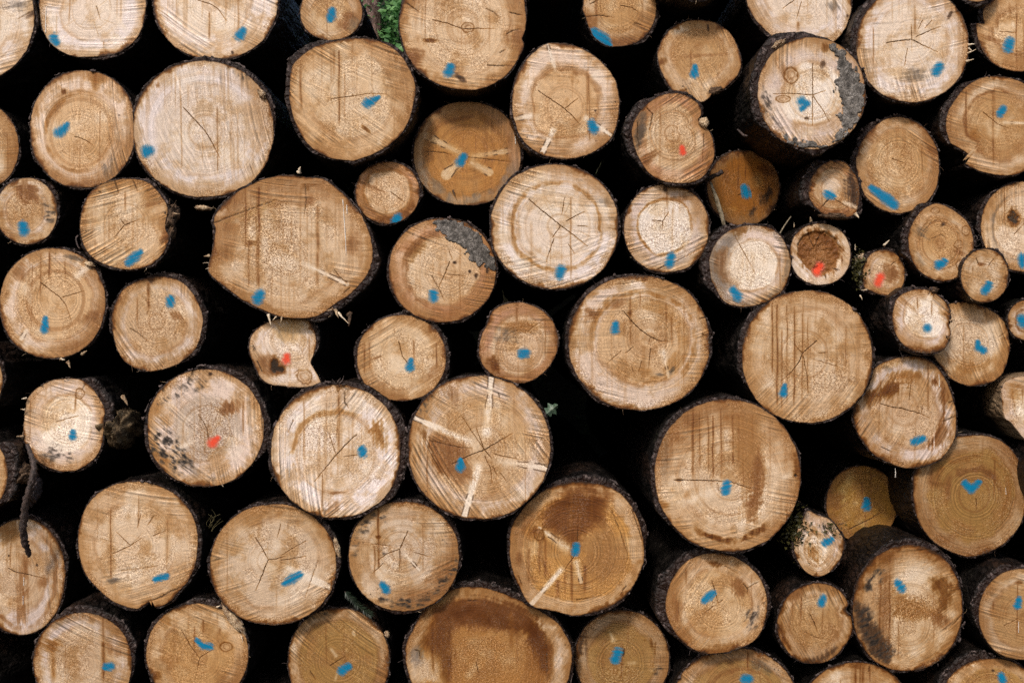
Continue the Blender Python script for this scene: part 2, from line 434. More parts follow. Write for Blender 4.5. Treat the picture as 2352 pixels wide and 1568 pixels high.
def build_log(key, label, tile, shape, dy=0.0, pith=None, tone='tan', saw=(20, 1.0), ring=1.0, feats=(), cracks=None,
              thick=4.5, thicker=(), bare=(), grain=.38, dots=.35, rim=1.0, bright=1.0, drips=1, axis=(0, 0),
              flakes=7, lowres=False, length=None, taper=0.012):
    seed = sum(ord(c) * (i + 3) * 7 for i, c in enumerate(key)) % 9973
    rnd = random.Random(seed)
    P = outline_points(shape)
    cx = (P[:, 0].min() + P[:, 0].max()) / 2; cy = (P[:, 1].min() + P[:, 1].max()) / 2
    rad = math.sqrt((P[:, 0].max() - P[:, 0].min()) * (P[:, 1].max() - P[:, 1].min())) / 2
    if pith is None: px, py = cx + rnd.uniform(-.12, .12) * rad, cy + rnd.uniform(-.12, .12) * rad
    else: px, py = TX(tile, pith[0]), TY(tile, pith[1])
    s = (D + dy) / D
    step = 1.9 if not lowres else 12
    nt = int(2 * math.pi * rad / step); nr = max(6, int(rad / step))
    th = np.linspace(-np.pi, np.pi, nt, endpoint=False)
    def wob(th, R):
        c, q = np.cos(th), np.sin(th)
        w = (fbm(c * 1.6 + 9, q * 1.6 + 9, seed) - .5) * .030 + (fbm(c * 7 + 9, q * 7 + 9, seed + 1) - .5) * .020 \
            + (fbm(c * 26 + 40, q * 26 + 40, seed + 2) - .5) * .014
        return R * (1 + w)
    Rt = wob(th, polar(P, px, py, th))
    f = (np.arange(1, nr + 1) / nr)
    # all vertices: ring by ring plus centre
    F = np.concatenate([[0.0], np.repeat(f, nt)])
    TH = np.concatenate([[0.0], np.tile(th, nr)])
    RR = np.concatenate([[Rt.mean()], np.tile(Rt, nr)])
    X = px + F * RR * np.cos(TH); Y = py + F * RR * np.sin(TH)
    edge = (1 - F) * RR
    tx, tz = rnd.uniform(-.05, .05), rnd.uniform(-.04, .05)
    n1 = fbm(X / 42, Y / 42, seed + 5); n2 = fbm(X / 15, Y / 15, seed + 6); n3 = fbm(X / 6, Y / 6, seed + 7, 2)
    heart, sap, fs, bnd = TONES[tone]
    fs = fs + rnd.uniform(-.05, .05)
    fw = F + (n1 - .5) * .16 + (n2 - .5) * .05
    w_sap = sst(fs - .05, fs + .06, fw)[:, None]
    col = PAL[heart] * (1 - w_sap) + PAL[sap] * w_sap
    hue = rnd.uniform(-.06, .045); val = rnd.uniform(.90, 1.10)
    if tone in ('pale', 'core'): val = rnd.uniform(1.04, 1.12); hue = rnd.uniform(-.06, 0)
    soil = min(1, rim) * (.45 if tone in ('pale', 'core') else 1.0)
    col = col * np.array([1 + hue * .6, 1, 1 - hue * 1.6]) * val
    def blend(col, c, a):
        a = np.clip(a, 0, 1)[:, None]
        # layers soak into one another: mix optical density, not reflectance
        return np.exp(np.log(np.maximum(col, 1e-4)) * (1 - a) + np.log(PAL[c]) * a)
    # heart / sap boundary, broken round the ring
    sect = sst(.42, .62, fbm(np.cos(TH) * 1.3 + 5, np.sin(TH) * 1.3 + 5, seed + 8))
    col = blend(col, 'brown', np.exp(-((fw - fs) / .035) ** 2) * sect * bnd * 1.2)
    # amber cloud, pale cloud, radial flecks
    col = blend(col, 'umber', sst(.46, .74, n1 * .8 + n3 * .2) * .50 * (.4 + .6 * soil))
    col = blend(col, 'cream', sst(.50, .74, fbm(X / 60 + 30, Y / 60, seed + 9) * .8 + n2 * .2) * (.12 if tone in ('amber', 'olive') else .62 if tone == 'pale' else .50))
    fl = fbm(np.cos(TH) * 34 + 50, np.sin(TH) * 34 + 50, seed + 10, 2)
    col = col * (1 + (fl - .5) * .14)[:, None]
    # slow ring groups
    rg = fbm(F * rad / 9.0, TH * 0 + 3.1, seed + 11, 3)
    col = blend(col, 'brown', sst(.55, .85, rg) * (1 - w_sap[:, 0] * .5) * .15 * ring)
    # streaks that follow the saw
    a_ = math.radians(saw[0]); along = X * math.cos(a_) + Y * math.sin(a_); across = -X * math.sin(a_) + Y * math.cos(a_)
    sn = fbm(across / 2.6, along / 70, seed + 16, 2)
    col = col * (1 + (sn - .5) * .34 * min(1.5, saw[1]) * sst(.2, .9, F))[:, None]
    # soaked vertical runs
    vr = fbm(X / 5.0, Y / 170.0, seed + 12, 3)
    col = blend(col, 'drip', sst(.56, .80, vr) * sst(.42, .60, fbm(X / 90 + 7, Y / 140, seed + 13)) * .16)
    for k in range(drips):
        dx = px + rnd.uniform(-.7, .7) * rad; y0 = cy + rnd.uniform(-.9, -.3) * rad; y1 = y0 + rnd.uniform(.5, 1.5) * rad
        wx = dx + (vn(Y / 50, Y * 0, seed + 50 + k) - .5) * 2.5
        a = np.exp(-((X - wx) / rnd.uniform(.9, 2.0)) ** 2) * sst(y0, y0 + 12, Y) * (1 - sst(y1 - 30, y1, Y))
        col = blend(col, 'drip', a * rnd.uniform(.25, .6))
    en0 = fbm(np.cos(TH) * 2 + 80, np.sin(TH) * 2 + 80, seed + 19)
    rgf = fbm(F * rad / 5.0, TH * 1.2 + 9, seed + 23, 2)
    vstr = fbm(X / 3.6, Y / 75, seed + 18, 3)
    for k in range(rnd.choice([0, 1, 1, 2])):
        ga = rnd.uniform(-3.14, 3.14); gr = rnd.uniform(.62, .98); ex, ey = px + math.cos(ga) * gr * rad, py + math.sin(ga) * gr * rad
        u = (X - ex) * math.cos(a_) + (Y - ey) * math.sin(a_); v = -(X - ex) * math.sin(a_) + (Y - ey) * math.cos(a_)
        q = np.hypot(u / rnd.uniform(18, 42), v / rnd.uniform(8, 20)) + (n2 - .5) * 1.2 + (sn - .5) * 1.3 + (n3 - .5) * .6
        col = blend(col, rnd.choice(['brown', 'drip', 'dgrey', 'umber', 'brown']), (1 - sst(.25, 1.15, q)) * rnd.uniform(.2, .45) * (.4 + 1.2 * vstr))
    for k in range(rnd.choice([1, 1, 2, 2])):
        lb = lobe(TH, rnd.uniform(0, 360), rnd.uniform(50, 130)) * sst(rnd.uniform(.55, .72), 1.0, F + (n1 - .5) * .25 + (sn - .5) * .18)
        col = blend(col, rnd.choice(['umber', 'amber', 'drip', 'brown']), lb * soil * rnd.uniform(.25, .55) * (.5 + vstr))
    # wood darkens to umber just inside the bark
    col = blend(col, 'umber', (1 - sst(1, 24, edge + (n2 - .5) * 22 + (sn - .5) * 16 + (en0 - .5) * 26)) * .60 * rim * (.5 + .5 * soil))
    g = np.full(X.shape, grain, np.float32) * sst(.38, .62, fbm(X / 38 + 70, Y / 38, seed + 14)) * (1 - .7 * w_sap[:, 0]) * 1.7
    g = np.maximum(g, .75 * sst(.80, .93, F) * sst(.50, .62, fbm(np.cos(TH) * 1.8 + 33, np.sin(TH) * 1.8 + 33, seed + 17)))  # crumbs along the rim paint resin sparkle into the colour
    dt = np.full(X.shape, dots, np.float32) * (0.25 + .75 * sst(.55, .95, F)) * 1.4
    ra = ring * (1 - sst(.72, 1.0, F) * .55) * (0.5 + n1)
    sa = saw[1] * (.36 + .64 * sst(.40, .92, F)) * sst(.34, .58, fbm(X / 70 + 20, Y / 70, seed + 15))
    crack = np.zeros(X.shape, np.float32)
    # --- features
    sd = seed + 100
    paints, kids = [], []
    rec = np.zeros(X.shape, np.float32); recf = []
    for ft in feats:
        k = ft[0]; sd += 7
        if k == 'crack':
            pts = TP(tile, ft[1]); w = (ft[2] if len(ft) > 2 else 4) / 3.84
            wx = X + (vn(X / 4, Y / 4, sd) - .5) * 1.6; wy = Y + (vn(X / 4 + 9, Y / 4, sd) - .5) * 1.6
            d, p = seg_dist(wx, wy, pts)
            crack = np.maximum(crack, (1 - sst(w * .22, w * .22 + 1.25, d)) * (1 - .5 * sst(.6, 1, p)) * min(1, .45 + w * .35))
        elif k == 'ray':
            (x1, y1), (x2, y2) = TP(tile, [(ft[1], ft[2]), (ft[3], ft[4])])
            w1, w2, st = ft[5] / 7.68, ft[6] / 7.68, ft[7]
            d, p = seg_dist(X, Y, [(x1, y1), (x2, y2)])
            w = (w1 + (w2 - w1) * p) * (.65 + .7 * vn(p * 7, p * 0 + .5, sd + 3))
            soft = 1.5 + (ft[8] if len(ft) > 8 else 4) * (1 - p)
            a = (1 - sst(w - soft * .5, w + soft, d)) * sst(0, .15, p) * (1 if st > .6 else (1 - sst(.55, 1, p))) * (.7 + .6 * vn(d * 1.2 + 9, p * 6, sd))
            col = blend(col, 'cream', a * st)
            sl = (np.exp(-((d - w - .8) / 1.2) ** 2)) * sst(.35, .6, p) * (1 - sst(.98, 1, p)) * sst(.45, .6, vn(p * 9, p * 0, sd))
            if st > .6: col = blend(col, 'dark', sl * .75)
            ra = ra * (1 - a * .7); sa = sa * (1 - a * .6)
        elif k == 'st':
            (x, y), = TP(tile, [(ft[1], ft[2])]); rx, ry = ft[3] / 3.84, ft[4] / 3.84
            a = math.radians(ft[5]); dx, dyy = X - x, Y - y
            u = dx * math.cos(a) + dyy * math.sin(a); v = -dx * math.sin(a) + dyy * math.cos(a)
            q = np.hypot(u / rx, v / ry) + (n2 - .5) * .6 + (n3 - .5) * .5 + (sn - .5) * .9 + (vstr - .5) * .6
            soft = ft[8] if len(ft) > 8 else .45
            m = 1 - sst(1 - soft * 1.3, 1 + soft * 1.0, q)
            col = blend(col, ft[6], m * ft[7] * (.45 + 1.0 * vstr))
        elif k == 'poly':
            pts = TP(tile, ft[1]); soft = (ft[4] if len(ft) > 4 else 20) / 3.84
            q = poly_sd(X, Y, pts) + (n2 - .5) * 9 + (n3 - .5) * 5 + (sn - .5) * 14 + (vstr - .5) * 22 + (rgf - .5) * 12
            m = (1 - sst(-soft * 1.0 - 3, soft * .9 + 4, q + (n3 - .5) * soft * .6))
            col = blend(col, ft[2], m * ft[3] * (.45 + 1.0 * vstr + .25 * sn) * (.8 + .4 * n3))
        elif k == 'mould':
            pts = TP(tile, ft[1])
            q = poly_sd(X, Y, pts) + (n2 - .5) * 30
            m = (1 - sst(-14, 4, q))
            nn = fbm(along / 11, across / 4.5, sd, 4) * .8 + sn * .2
            col = blend(col, 'dgrey', m * sst(.42, .60, nn) * ft[2] * .85)
            col = blend(col, 'black', m * sst(.55, .68, nn) * ft[2] * .55)
            dt = np.maximum(dt, m * .8 * ft[2])
        elif k == 'drip':
            (x, y0), (x_, y1) = TP(tile, [(ft[1], ft[2]), (ft[1], ft[3])]); w = ft[4] / 7.68
            wx = x + (vn(Y / 40, Y * 0, sd) - .5) * 2.2
            a = np.exp(-((X - wx) / max(w * .62, .95)) ** 2) * sst(y0, y0 + 8, Y) * (1 - sst(y1 - 22, y1, Y)) * (.6 + .8 * vn(X / 3, Y / 9, sd + 1))
            halo = np.exp(-((X - wx - 1) / (w * 1.3 + 3.2)) ** 2) * sst(y0, y0 + 25, Y) * (1 - sst(y1 - 50, y1 + 10, Y)) * (.3 + 1.2 * n2)
            col = blend(col, 'umber', halo * ft[5] * .55)
            a = a * (.35 + 1.1 * vn(X / 30, Y / 22, sd + 2))
            col = blend(col, ft[6] if len(ft) > 6 else 'drip', a * min(1, ft[5] * 1.25))
        elif k == 'band':
            # part of one ring: f0 f1 colour alpha centre-angle width
            m = sst(ft[1] - .02, ft[1] + .02, fw) * (1 - sst(ft[2] - .02, ft[2] + .02, fw)) * (lobe(TH, ft[5], ft[6]) if ft[6] < 360 else 1)
            m = m * sst(.30, .58, n1 * .5 + n2 * .5) * (.35 + 1.2 * vstr)
            col = blend(col, ft[3], m * ft[4])
        elif k == 'knot':
            (x, y), = TP(tile, [(ft[1], ft[2])]); rx, ry = ft[3] / 3.84, ft[4] / 3.84
            q = np.hypot((X - x) / rx, (Y - y) / ry) + (n3 - .5) * .35 + (n2 - .5) * .5
            col = blend(col, ft[5] if len(ft) > 5 else 'sand', (1 - sst(.8, 1.05, q)) * .45)
            col = blend(col, 'damber', np.exp(-((q - 1) / .12) ** 2) * .65)
            col = blend(col, 'brown', np.exp(-((q - .5) / .12) ** 2) * .4)
        elif k == 'grain':
            (x, y), = TP(tile, [(ft[1], ft[2])]); q = np.hypot((X - x) / (ft[3] / 3.84), (Y - y) / (ft[4] / 3.84)) + (n2 - .5) * .8
            g = np.maximum(g, (1 - sst(.6, 1.05, q)) * ft[5])
        elif k == 'hole':
            (x, y), = TP(tile, [(ft[1], ft[2])]); q = np.hypot((X - x) / (ft[3] / 3.84), (Y - y) / (ft[4] / 3.84)) + (n3 - .5) * .9
            m = 1 - sst(.75, 1.05, q)
            col = blend(col, 'damber', (1 - sst(1.0, 1.5, q)) * .6); crack = np.maximum(crack, m)
        elif k == 'hollow':
            pts = TP(tile, ft[1]); dep = ft[2]
            def rf(X, Y, pts=pts, dep=dep, sd=sd):
                q = poly_sd(X, Y, pts) + (fbm(X / 9, Y / 9, sd) - .5) * 5
                return (1 - sst(-5, 1, q)) * dep * (.35 + 1.3 * fbm(X / 8, Y / 8, sd + 1, 4))
            recf.append(rf); rec = rec + rf(X, Y)
        elif k in ('B', 'R'): paints.append((k, TP(tile, ft[1])))
        else: kids.append(ft)
    # --- drying checks round the pith
    nc = rnd.choice([3, 4, 5, 6]) if cracks is None else cracks
    for i in range(nc):
        a = rnd.uniform(0, 6.28); r0 = rnd.choice([0, .1, .2, .3]) * rad; r1 = r0 + rnd.uniform(.14, .38) * rad
        bend = rnd.uniform(-.12, .12)
        pts = [(px + math.cos(a + bend * t) * (r0 + (r1 - r0) * t), py + math.sin(a + bend * t) * (r0 + (r1 - r0) * t)) for t in (0, .5, 1)]
        d, p = seg_dist(X + (n3 - .5) * 2.2, Y, pts)
        crack = np.maximum(crack, (1 - sst(.1, 1.5, d)) * (1 - sst(.75, 1, p)) * rnd.uniform(.05, .18))
    col = blend(col, 'damber', np.clip(crack * .8, 0, .9)); col = blend(col, 'black', np.clip(crack * 1.3 - .75, 0, .6))
    # rim: bark juice and dirt creeping in from the edge
    en = fbm(np.cos(TH) * 3 + 60, np.sin(TH) * 3 + 60, seed + 20); en2 = fbm(X / 7, Y / 7, seed + 21)
    rw = (1.0 + 12 * sst(.45, .85, en)) * rim * (.15 + 1.7 * en2)
    col = blend(col, 'damber', (1 - sst(rw * .3, rw + .8, edge)) * .70)
    col = blend(col, 'dark', (1 - sst(rw * .1, rw * .35 + .6, edge)) * .75)
    col = col * bright * np.array([1.0, .962, .985])
    # saw arcs
    def sawc(ang):
        a = math.radians(ang); nx, ny = -math.sin(a), math.cos(a)
        ox, oy = cx - nx * 760, cy - ny * 760
        return np.hypot(X - ox, Y - oy)
    sc = sawc(saw[0])
    if len(saw) > 2:
        dirx, diry = {'b': (0, 1), 't': (0, -1), 'l': (-1, 0), 'r': (1, 0)}[saw[3]]
        sel = ((X - cx) * dirx + (Y - cy) * diry + (n1 - .5) * 30) > .12 * rad
        sc = np.where(sel, sawc(saw[2]) + 77, sc)
    # --- face mesh
    def yface(X, Y): return tx * (X - cx) * K + tz * (CY - Y + cy - CY) * K
    yf = yface(X, Y)
    yv = yf + rec + crack * .0025 + (n2 - .5) * .0006
    verts = np.stack([(X - cx) * K * s, yv, -(Y - cy) * K * s], 1)
    i0 = 1 + np.arange(nr - 1)[:, None] * nt + np.arange(nt)[None, :]
    i1 = 1 + np.arange(nr - 1)[:, None] * nt + (np.arange(nt)[None, :] + 1) % nt
    quads = np.stack([i0, i0 + nt, i1 + nt, i1], -1).reshape(-1, 4)
    j = np.arange(nt)
    tris = np.stack([np.zeros(nt, int), 1 + j, 1 + (j + 1) % nt], 1)
    me = mesh_np('cut_face', verts, quads, tris)
    set_col(me, 'wood', np.clip(col, 0, 1))
    set_col(me, 'coordm', np.stack([F * RR * K * .55 + F * rad * K * .45, sc * K, np.clip(g, 0, 1)], 1))
    set_col(me, 'ampm', np.stack([ra, sa, np.clip(dt, 0, 1)], 1))
    root = empty('sawn_log', (*W(cx, cy, dy),))
    tag(root, label, 'log', GROUP)
    link('cut_face', me, M['cut'], root)
    # --- bark tube
    ntb = int(min(300, 2 * math.pi * rad / 3.2)) if not lowres else 40
    tb = np.linspace(-np.pi, np.pi, ntb, endpoint=False)
    Rb = wob(tb, polar(P, px, py, tb))
    cb, sb = np.cos(tb), np.sin(tb)
    tk = thick * (.45 + 1.1 * fbm(cb * 2.3 + 20, sb * 2.3 + 20, seed + 30)) * (.75 + .5 * fbm(cb * 14 + 20, sb * 14 + 20, seed + 31))
    tk = tk * .66 * (.15 + 1.7 * sst(.25, .75, fbm(cb * 1.7 + 70, sb * 1.7 + 70, seed + 34)))
    for (a, w, ex) in thicker: tk = tk + lobe(tb, a, w) * ex
    bm = np.zeros(ntb)
    for (a, w) in bare:
        bm = np.maximum(bm, lobe(tb, a, w))
    tk = tk * (1 - .92 * bm) + .3
    jag = (fbm(cb * 9 + 3, sb * 9 + 3, seed + 32) - .55) * .022 + (fbm(cb * 40 + 3, sb * 40 + 3, seed + 33) - .5) * .012
    rows = []
    L = length if length else 3.85 + rnd.uniform(-.15, .2) - dy
    def ring_at(R, y):
        x = px + R * cb; yy = py + R * sb
        return x, yy, y
    XB, YB, DB, RM, BM = [], [], [], [], []
    def add(R, y, rimv):
        XB.append(px + R * cb); YB.append(py + R * sb); DB.append(y); RM.append(np.full(ntb, rimv)); BM.append(bm * (1 - sst(.06, .20, np.mean(y))))  # bare wood fades to dark bark with depth, painting in the gap's shade
    y0 = yface(px + Rb * cb, py + Rb * sb)
    add(Rb * .997, y0 + .0006, 1.0)
    add(Rb + tk * .35, y0 + .004 + np.maximum(jag, -.003) * .5, .9)
    add(Rb + tk * .85, y0 + .003 + jag, .35)
    add(Rb + tk, y0 + .008 + jag, 0.0)
    y = .016; dstep = .008 if not lowres else .12
    while y < L:
        ramp_ = 1 - sst(0, .06, y)
        kk = y / K
        dis = (fbm(cb * Rb / 15 + 30, sb * Rb / 15 + 30 + kk / 26, seed + 40) - .5) * 7.0 \
            + (fbm(cb * Rb / 5 + 30 + kk / 11, sb * Rb / 5 + 30, seed + 41) - .5) * 3.4
        dis = dis * sst(0, .03, y) * min(1, thick / 4.5)
        add((Rb + tk) * (1 - taper * y) + dis, y + y0 * ramp_ + jag * ramp_, 0.0)
        dstep *= 1.055; y += dstep
    XB, YB, DB = np.array(XB), np.array(YB), np.array(DB)
    m = len(XB)
    ax, az = axis
    bx = (XB - cx) * K * s + ax * np.maximum(DB, 0); bz = -(YB - cy) * K * s + az * np.maximum(DB, 0)
    verts = np.stack([bx, DB, bz], -1).reshape(-1, 3)
    ii = np.arange(m - 1)[:, None] * ntb
    a0 = ii + np.arange(ntb)[None, :]; a1 = ii + (np.arange(ntb)[None, :] + 1) % ntb
    quads = np.stack([a0, a0 + ntb, a1 + ntb, a1], -1).reshape(-1, 4)
    cidx = len(verts)
    verts = np.concatenate([verts, verts[-ntb:].mean(0)[None]])
    jj = np.arange(ntb)
    tris = np.stack([(m - 1) * ntb + jj, np.full(ntb, cidx), (m - 1) * ntb + (jj + 1) % ntb], 1)
    mb = mesh_np('bark', verts, quads, tris)
    set_f(mb, 'rim', np.concatenate([np.array(RM).ravel(), [0]]))
    set_f(mb, 'bare', np.concatenate([np.array(BM).ravel(), [0]]))
    link('bark', mb, M['bark'], root)
    # --- patches and attached bits
    def loc(x, yv, depth): return ((x - cx) * K * s, depth, -(yv - cy) * K * s)
    def patch(fn, bb, stepv, name, mat, off, disp=0.0, thr=.03, want=None):
        xs = np.arange(bb[0], bb[2] + stepv, stepv); ys = np.arange(bb[1], bb[3] + stepv, stepv)
        gx, gy = np.meshgrid(xs, ys); gx = gx.ravel(); gy = gy.ravel()
        rr = np.interp(np.arctan2(gy - py, gx - px), np.append(th, np.pi), np.append(Rt, Rt[0]))
        ed = rr - np.hypot(gx - px, gy - py)
        mv = fn(gx, gy) * sst(.2, 1.6, ed)
        nx, ny = len(xs), len(ys)
        idx = (np.arange(ny - 1)[:, None] * nx + np.arange(nx - 1)[None, :])
        q = np.stack([idx, idx + nx, idx + nx + 1, idx + 1], -1).reshape(-1, 4)
        # front faces look towards -Y
        keep = (mv[q] > thr).any(1) & (ed[q] > .1).all(1)
        q = q[keep]
        if len(q) == 0: return None
        used = np.unique(q); remap = -np.ones(len(gx), int); remap[used] = np.arange(len(used))
        gx, gy, mv = gx[used], gy[used], mv[used]; q = remap[q]
        dd = off + (disp * sst(.1, .6, mv) * (.25 + fbm(gx / 7, gy / 7, seed + 60, 4)) if disp else 0)
        v = np.stack([(gx - cx) * K * s, yface(gx, gy) + sum(f_(gx, gy) for f_ in recf) - dd, -(gy - cy) * K * s], 1)
        pm = mesh_np(name, v, q)
        set_f(pm, 'm', mv)
        if name == 'paint_mark':
            a = math.radians(saw[0]); set_f(pm, 'saw', (-gx * math.sin(a) + gy * math.cos(a)) * K)
        return link(name, pm, mat, root)
    for (c, pts) in paints:
        mr = max(p[2] for p in pts)
        def pf(gx, gy, pts=pts):
            best = np.full(gx.shape, 9.0)
            for i in range(max(1, len(pts) - 1)):
                p, q = pts[i], pts[min(i + 1, len(pts) - 1)]
                d, t = seg_dist(gx, gy, [p, (q[0] + 1e-3, q[1])])
                r = p[2] + (q[2] - p[2]) * t
                best = np.minimum(best, d / (r * .79))
            best = best + (fbm(gx / 5, gy / 5, seed + 70) - .5) * .45 + (fbm(gx / 14, gy / 14, seed + 71) - .5) * .25
            return 1 - sst(.25, 1.90, best)
        bb = (min(p[0] - 1.9 * p[2] for p in pts), min(p[1] - 1.9 * p[2] for p in pts),
              max(p[0] + 1.9 * p[2] for p in pts), max(p[1] + 1.9 * p[2] for p in pts))
        patch(pf, bb, .8, 'paint_mark', M[c], .0013)
    rk = 0
    for ft in kids:
        k = ft[0]; sd += 5
        if k == 'mud':
            pts = TP(tile, ft[1])
            bb = (min(p[0] for p in pts) - 8, min(p[1] for p in pts) - 8, max(p[0] for p in pts) + 8, max(p[1] for p in pts) + 8)
            patch(lambda gx, gy: 1 - sst(-3, 2, poly_sd(gx, gy, pts) + (fbm(gx / 11, gy / 11, sd, 4) - .5) * 30), bb, 1.2, 'mud_crust', M['mud'], .0006, .006, .45)
        elif k == 'torn':
            (x, yy), = TP(tile, [(ft[1], ft[2])]); rx, ry, rz = ft[3] / 3.84 * K, ft[4] / 3.84 * K, ft[6]
            a = -math.radians(ft[5]); nu, nv = 64, 40
            uu, vv = np.meshgrid(np.linspace(0, 2 * np.pi, nu, endpoint=False), np.linspace(.02, np.pi - .02, nv))
            nx, ny, nz = (np.sin(vv) * np.cos(uu)).ravel(), (np.sin(vv) * np.sin(uu)).ravel(), np.cos(vv).ravel()
            r = 1 + (fbm(nx * 3 + 9, nz * 3 + ny * 2 + 9, sd, 4) - .5) * .8 + (fbm(nx * 16 + 9, nz * 3 + ny * 2 + 9, sd + 1, 3) - .5) * .45
            lx, lz, ly = nx * r * rx, nz * r * ry, ny * r * rz
            gx = lx * math.cos(a) - lz * math.sin(a); gz = lx * math.sin(a) + lz * math.cos(a)
            o = loc(x, yy, ft[7])
            v = np.stack([gx + o[0], ly + o[1], gz + o[2]], 1)
            idx = np.arange(nv - 1)[:, None] * nu + np.arange(nu)[None, :]
            id2 = np.arange(nv - 1)[:, None] * nu + (np.arange(nu)[None, :] + 1) % nu
            q = np.stack([idx, id2, id2 + nu, idx + nu], -1).reshape(-1, 4)
            link(ft[9] if len(ft) > 9 else 'torn_wood', mesh_np('torn_wood', v, q, smooth=False), M[ft[8]], root)
        elif k == 'spl':
            # splinter or shred: x, y, angle, length, width, material, name
            (x, yy), = TP(tile, [(ft[1], ft[2])]); a = math.radians(ft[3]); ln = ft[4] / 3.84; w = ft[5] / 7.68 * K
            r2 = random.Random(sd); bend = r2.uniform(-.35, .35)
            path = []
            for t in np.linspace(0, 1, 7):
                path.append(Vector(loc(x + math.cos(a + bend * t) * ln * t, yy + math.sin(a + bend * t) * ln * t, -.006 - .012 * t + r2.uniform(-.002, .002))))
            rad_ = [w * (1 - .85 * t) for t in np.linspace(0, 1, 7)]
            v, q, tt = tube(path, rad_, sd, 6, .4)
            link(ft[7] if len(ft) > 7 else 'splinter', mesh_np('splinter', v, q, tt, smooth=False), M[ft[6]], root)
        elif k == 'res':
            pts = TP(tile, ft[1]); r2 = random.Random(sd)
            path = resample([loc(p[0], p[1], yface(p[0], p[1]) - .0008) for p in pts], 14)
            v, q, tt = tube(path, [ft[2] / 7.68 * K * r2.uniform(.5, 1.3) for _ in path], sd, 7, .3)
            link('resin_drip', mesh_np('resin_drip', v, q, tt), M['resin'], root)
        elif k == 'moss':
            (x, yy), = TP(tile, [(ft[1], ft[2])]); r2 = np.random.RandomState(sd); n = ft[5]
            c = r2.normal(0, .5, (n, 2)) * np.array([ft[3], ft[4]]) / 3.84 + np.array([x, yy])
            leafcloud(root, 'moss', [loc(p[0], p[1], r2.uniform(-.012, .006)) for p in c], r2, .0035, .011, M['moss'], stuff=True)
        elif k == 'stub':
            pts = TP(tile, ft[1]); n = len(pts)
            path = resample([loc(p[0], p[1], ft[2] + ft[3] * i / max(1, n - 1)) for i, p in enumerate(pts)], 9)
            r0 = [p[2] * K for p in pts]
            rr = np.interp(np.linspace(0, n - 1, 9), np.arange(n), r0)
            v, q, tt = tube(path, list(rr), sd, 12, .28)
            link(ft[5] if len(ft) > 5 else 'branch_stub', mesh_np('branch_stub', v, q, tt, smooth=False), M[ft[4]], root)
    if not lowres:
        for i in range(flakes):
            a = rnd.uniform(-3.0, .3); b = a + rnd.uniform(.03, .09) * rnd.choice([1, 1, 1.8])
            pts = []
            for t in (0, .35, .7, 1):
                q = a + (b - a) * t
                R = float(np.interp(q, tb, Rb + tk, period=2 * np.pi)) + rnd.uniform(-1.2, 1.5)
                pts.append(loc(px + R * math.cos(q), py + R * math.sin(q), rnd.uniform(-.006, .012)))
            path = resample(pts, 7)
            w = rnd.choice([.7, 1.0, 1.5, 2.2, 3.2]) * K
            v, q, tt = tube(path, [w * rnd.uniform(.4, 1.2) * (1 if 0 < i_ < 6 else .5) for i_ in range(7)], seed + i, 7, .5)
            link('bark_flake', mesh_np('bark_flake', v, q, tt, smooth=False), M['flake'], root)
        for i in range(3):
            # loose fibre standing off the bark edge
            a = rnd.uniform(-3.14, 3.14); R = float(np.interp(a, tb, Rb + tk * .7, period=2 * np.pi)); ln = rnd.uniform(4, 14)
            a2 = a + rnd.uniform(-1.1, 1.1); bnd_ = rnd.uniform(-.6, .6)
            x0, y0_ = px + R * math.cos(a), py + R * math.sin(a)
            path = [Vector(loc(x0 + math.cos(a2 + bnd_ * t) * ln * t, y0_ + math.sin(a2 + bnd_ * t) * ln * t, .004 - .01 * t)) for t in np.linspace(0, 1, 6)]
            v, q, tt = tube(path, [rnd.uniform(.35, .9) * K * (1 - .8 * t) for t in np.linspace(0, 1, 6)], seed + 50 + i, 5, .4)
            link('fibre', mesh_np('fibre', v, q, tt, smooth=False), M[rnd.choice(['flake', 'flake', 'torndark', 'torn'])], root)
    LOGS[key] = root
    return root

def leafcloud(parent, name, pts, rs, wmin, wmax, mat, stuff=False, label=None, aspect=1.9):
    """many small bent leaves as one mesh"""
    n = len(pts); P = np.array(pts)
    d = rs.normal(0, 1, (n, 3)); d[:, 2] = d[:, 2] * .6 + .2; d /= np.linalg.norm(d, axis=1)[:, None]
    u = np.cross(d, rs.normal(0, 1, (n, 3))); u /= np.linalg.norm(u, axis=1)[:, None] + 1e-9
    nn = np.cross(d, u)
    L = rs.uniform(wmin, wmax, n)[:, None] * aspect / 1.9; Wd = L / aspect
    v = np.stack([P - d * L, P + u * Wd + nn * Wd * .25 - d * L * .1, P + d * L, P - u * Wd + nn * Wd * .25 - d * L * .1], 1).reshape(-1, 3)
    t = np.arange(n)[:, None] * 4
    tris = np.concatenate([t + np.array([[0, 1, 2]]), t + np.array([[0, 2, 3]])])
    me = mesh_np(name, v, None, tris, smooth=False)
    set_f(me, 'rnd', np.repeat(rs.uniform(0, 1, n), 4))
    o = link(name, me, mat, parent)
    if stuff: o['kind'] = 'stuff'
    return o
# ------------------------------------------------------------------ the logs of the photograph
bl = build_log
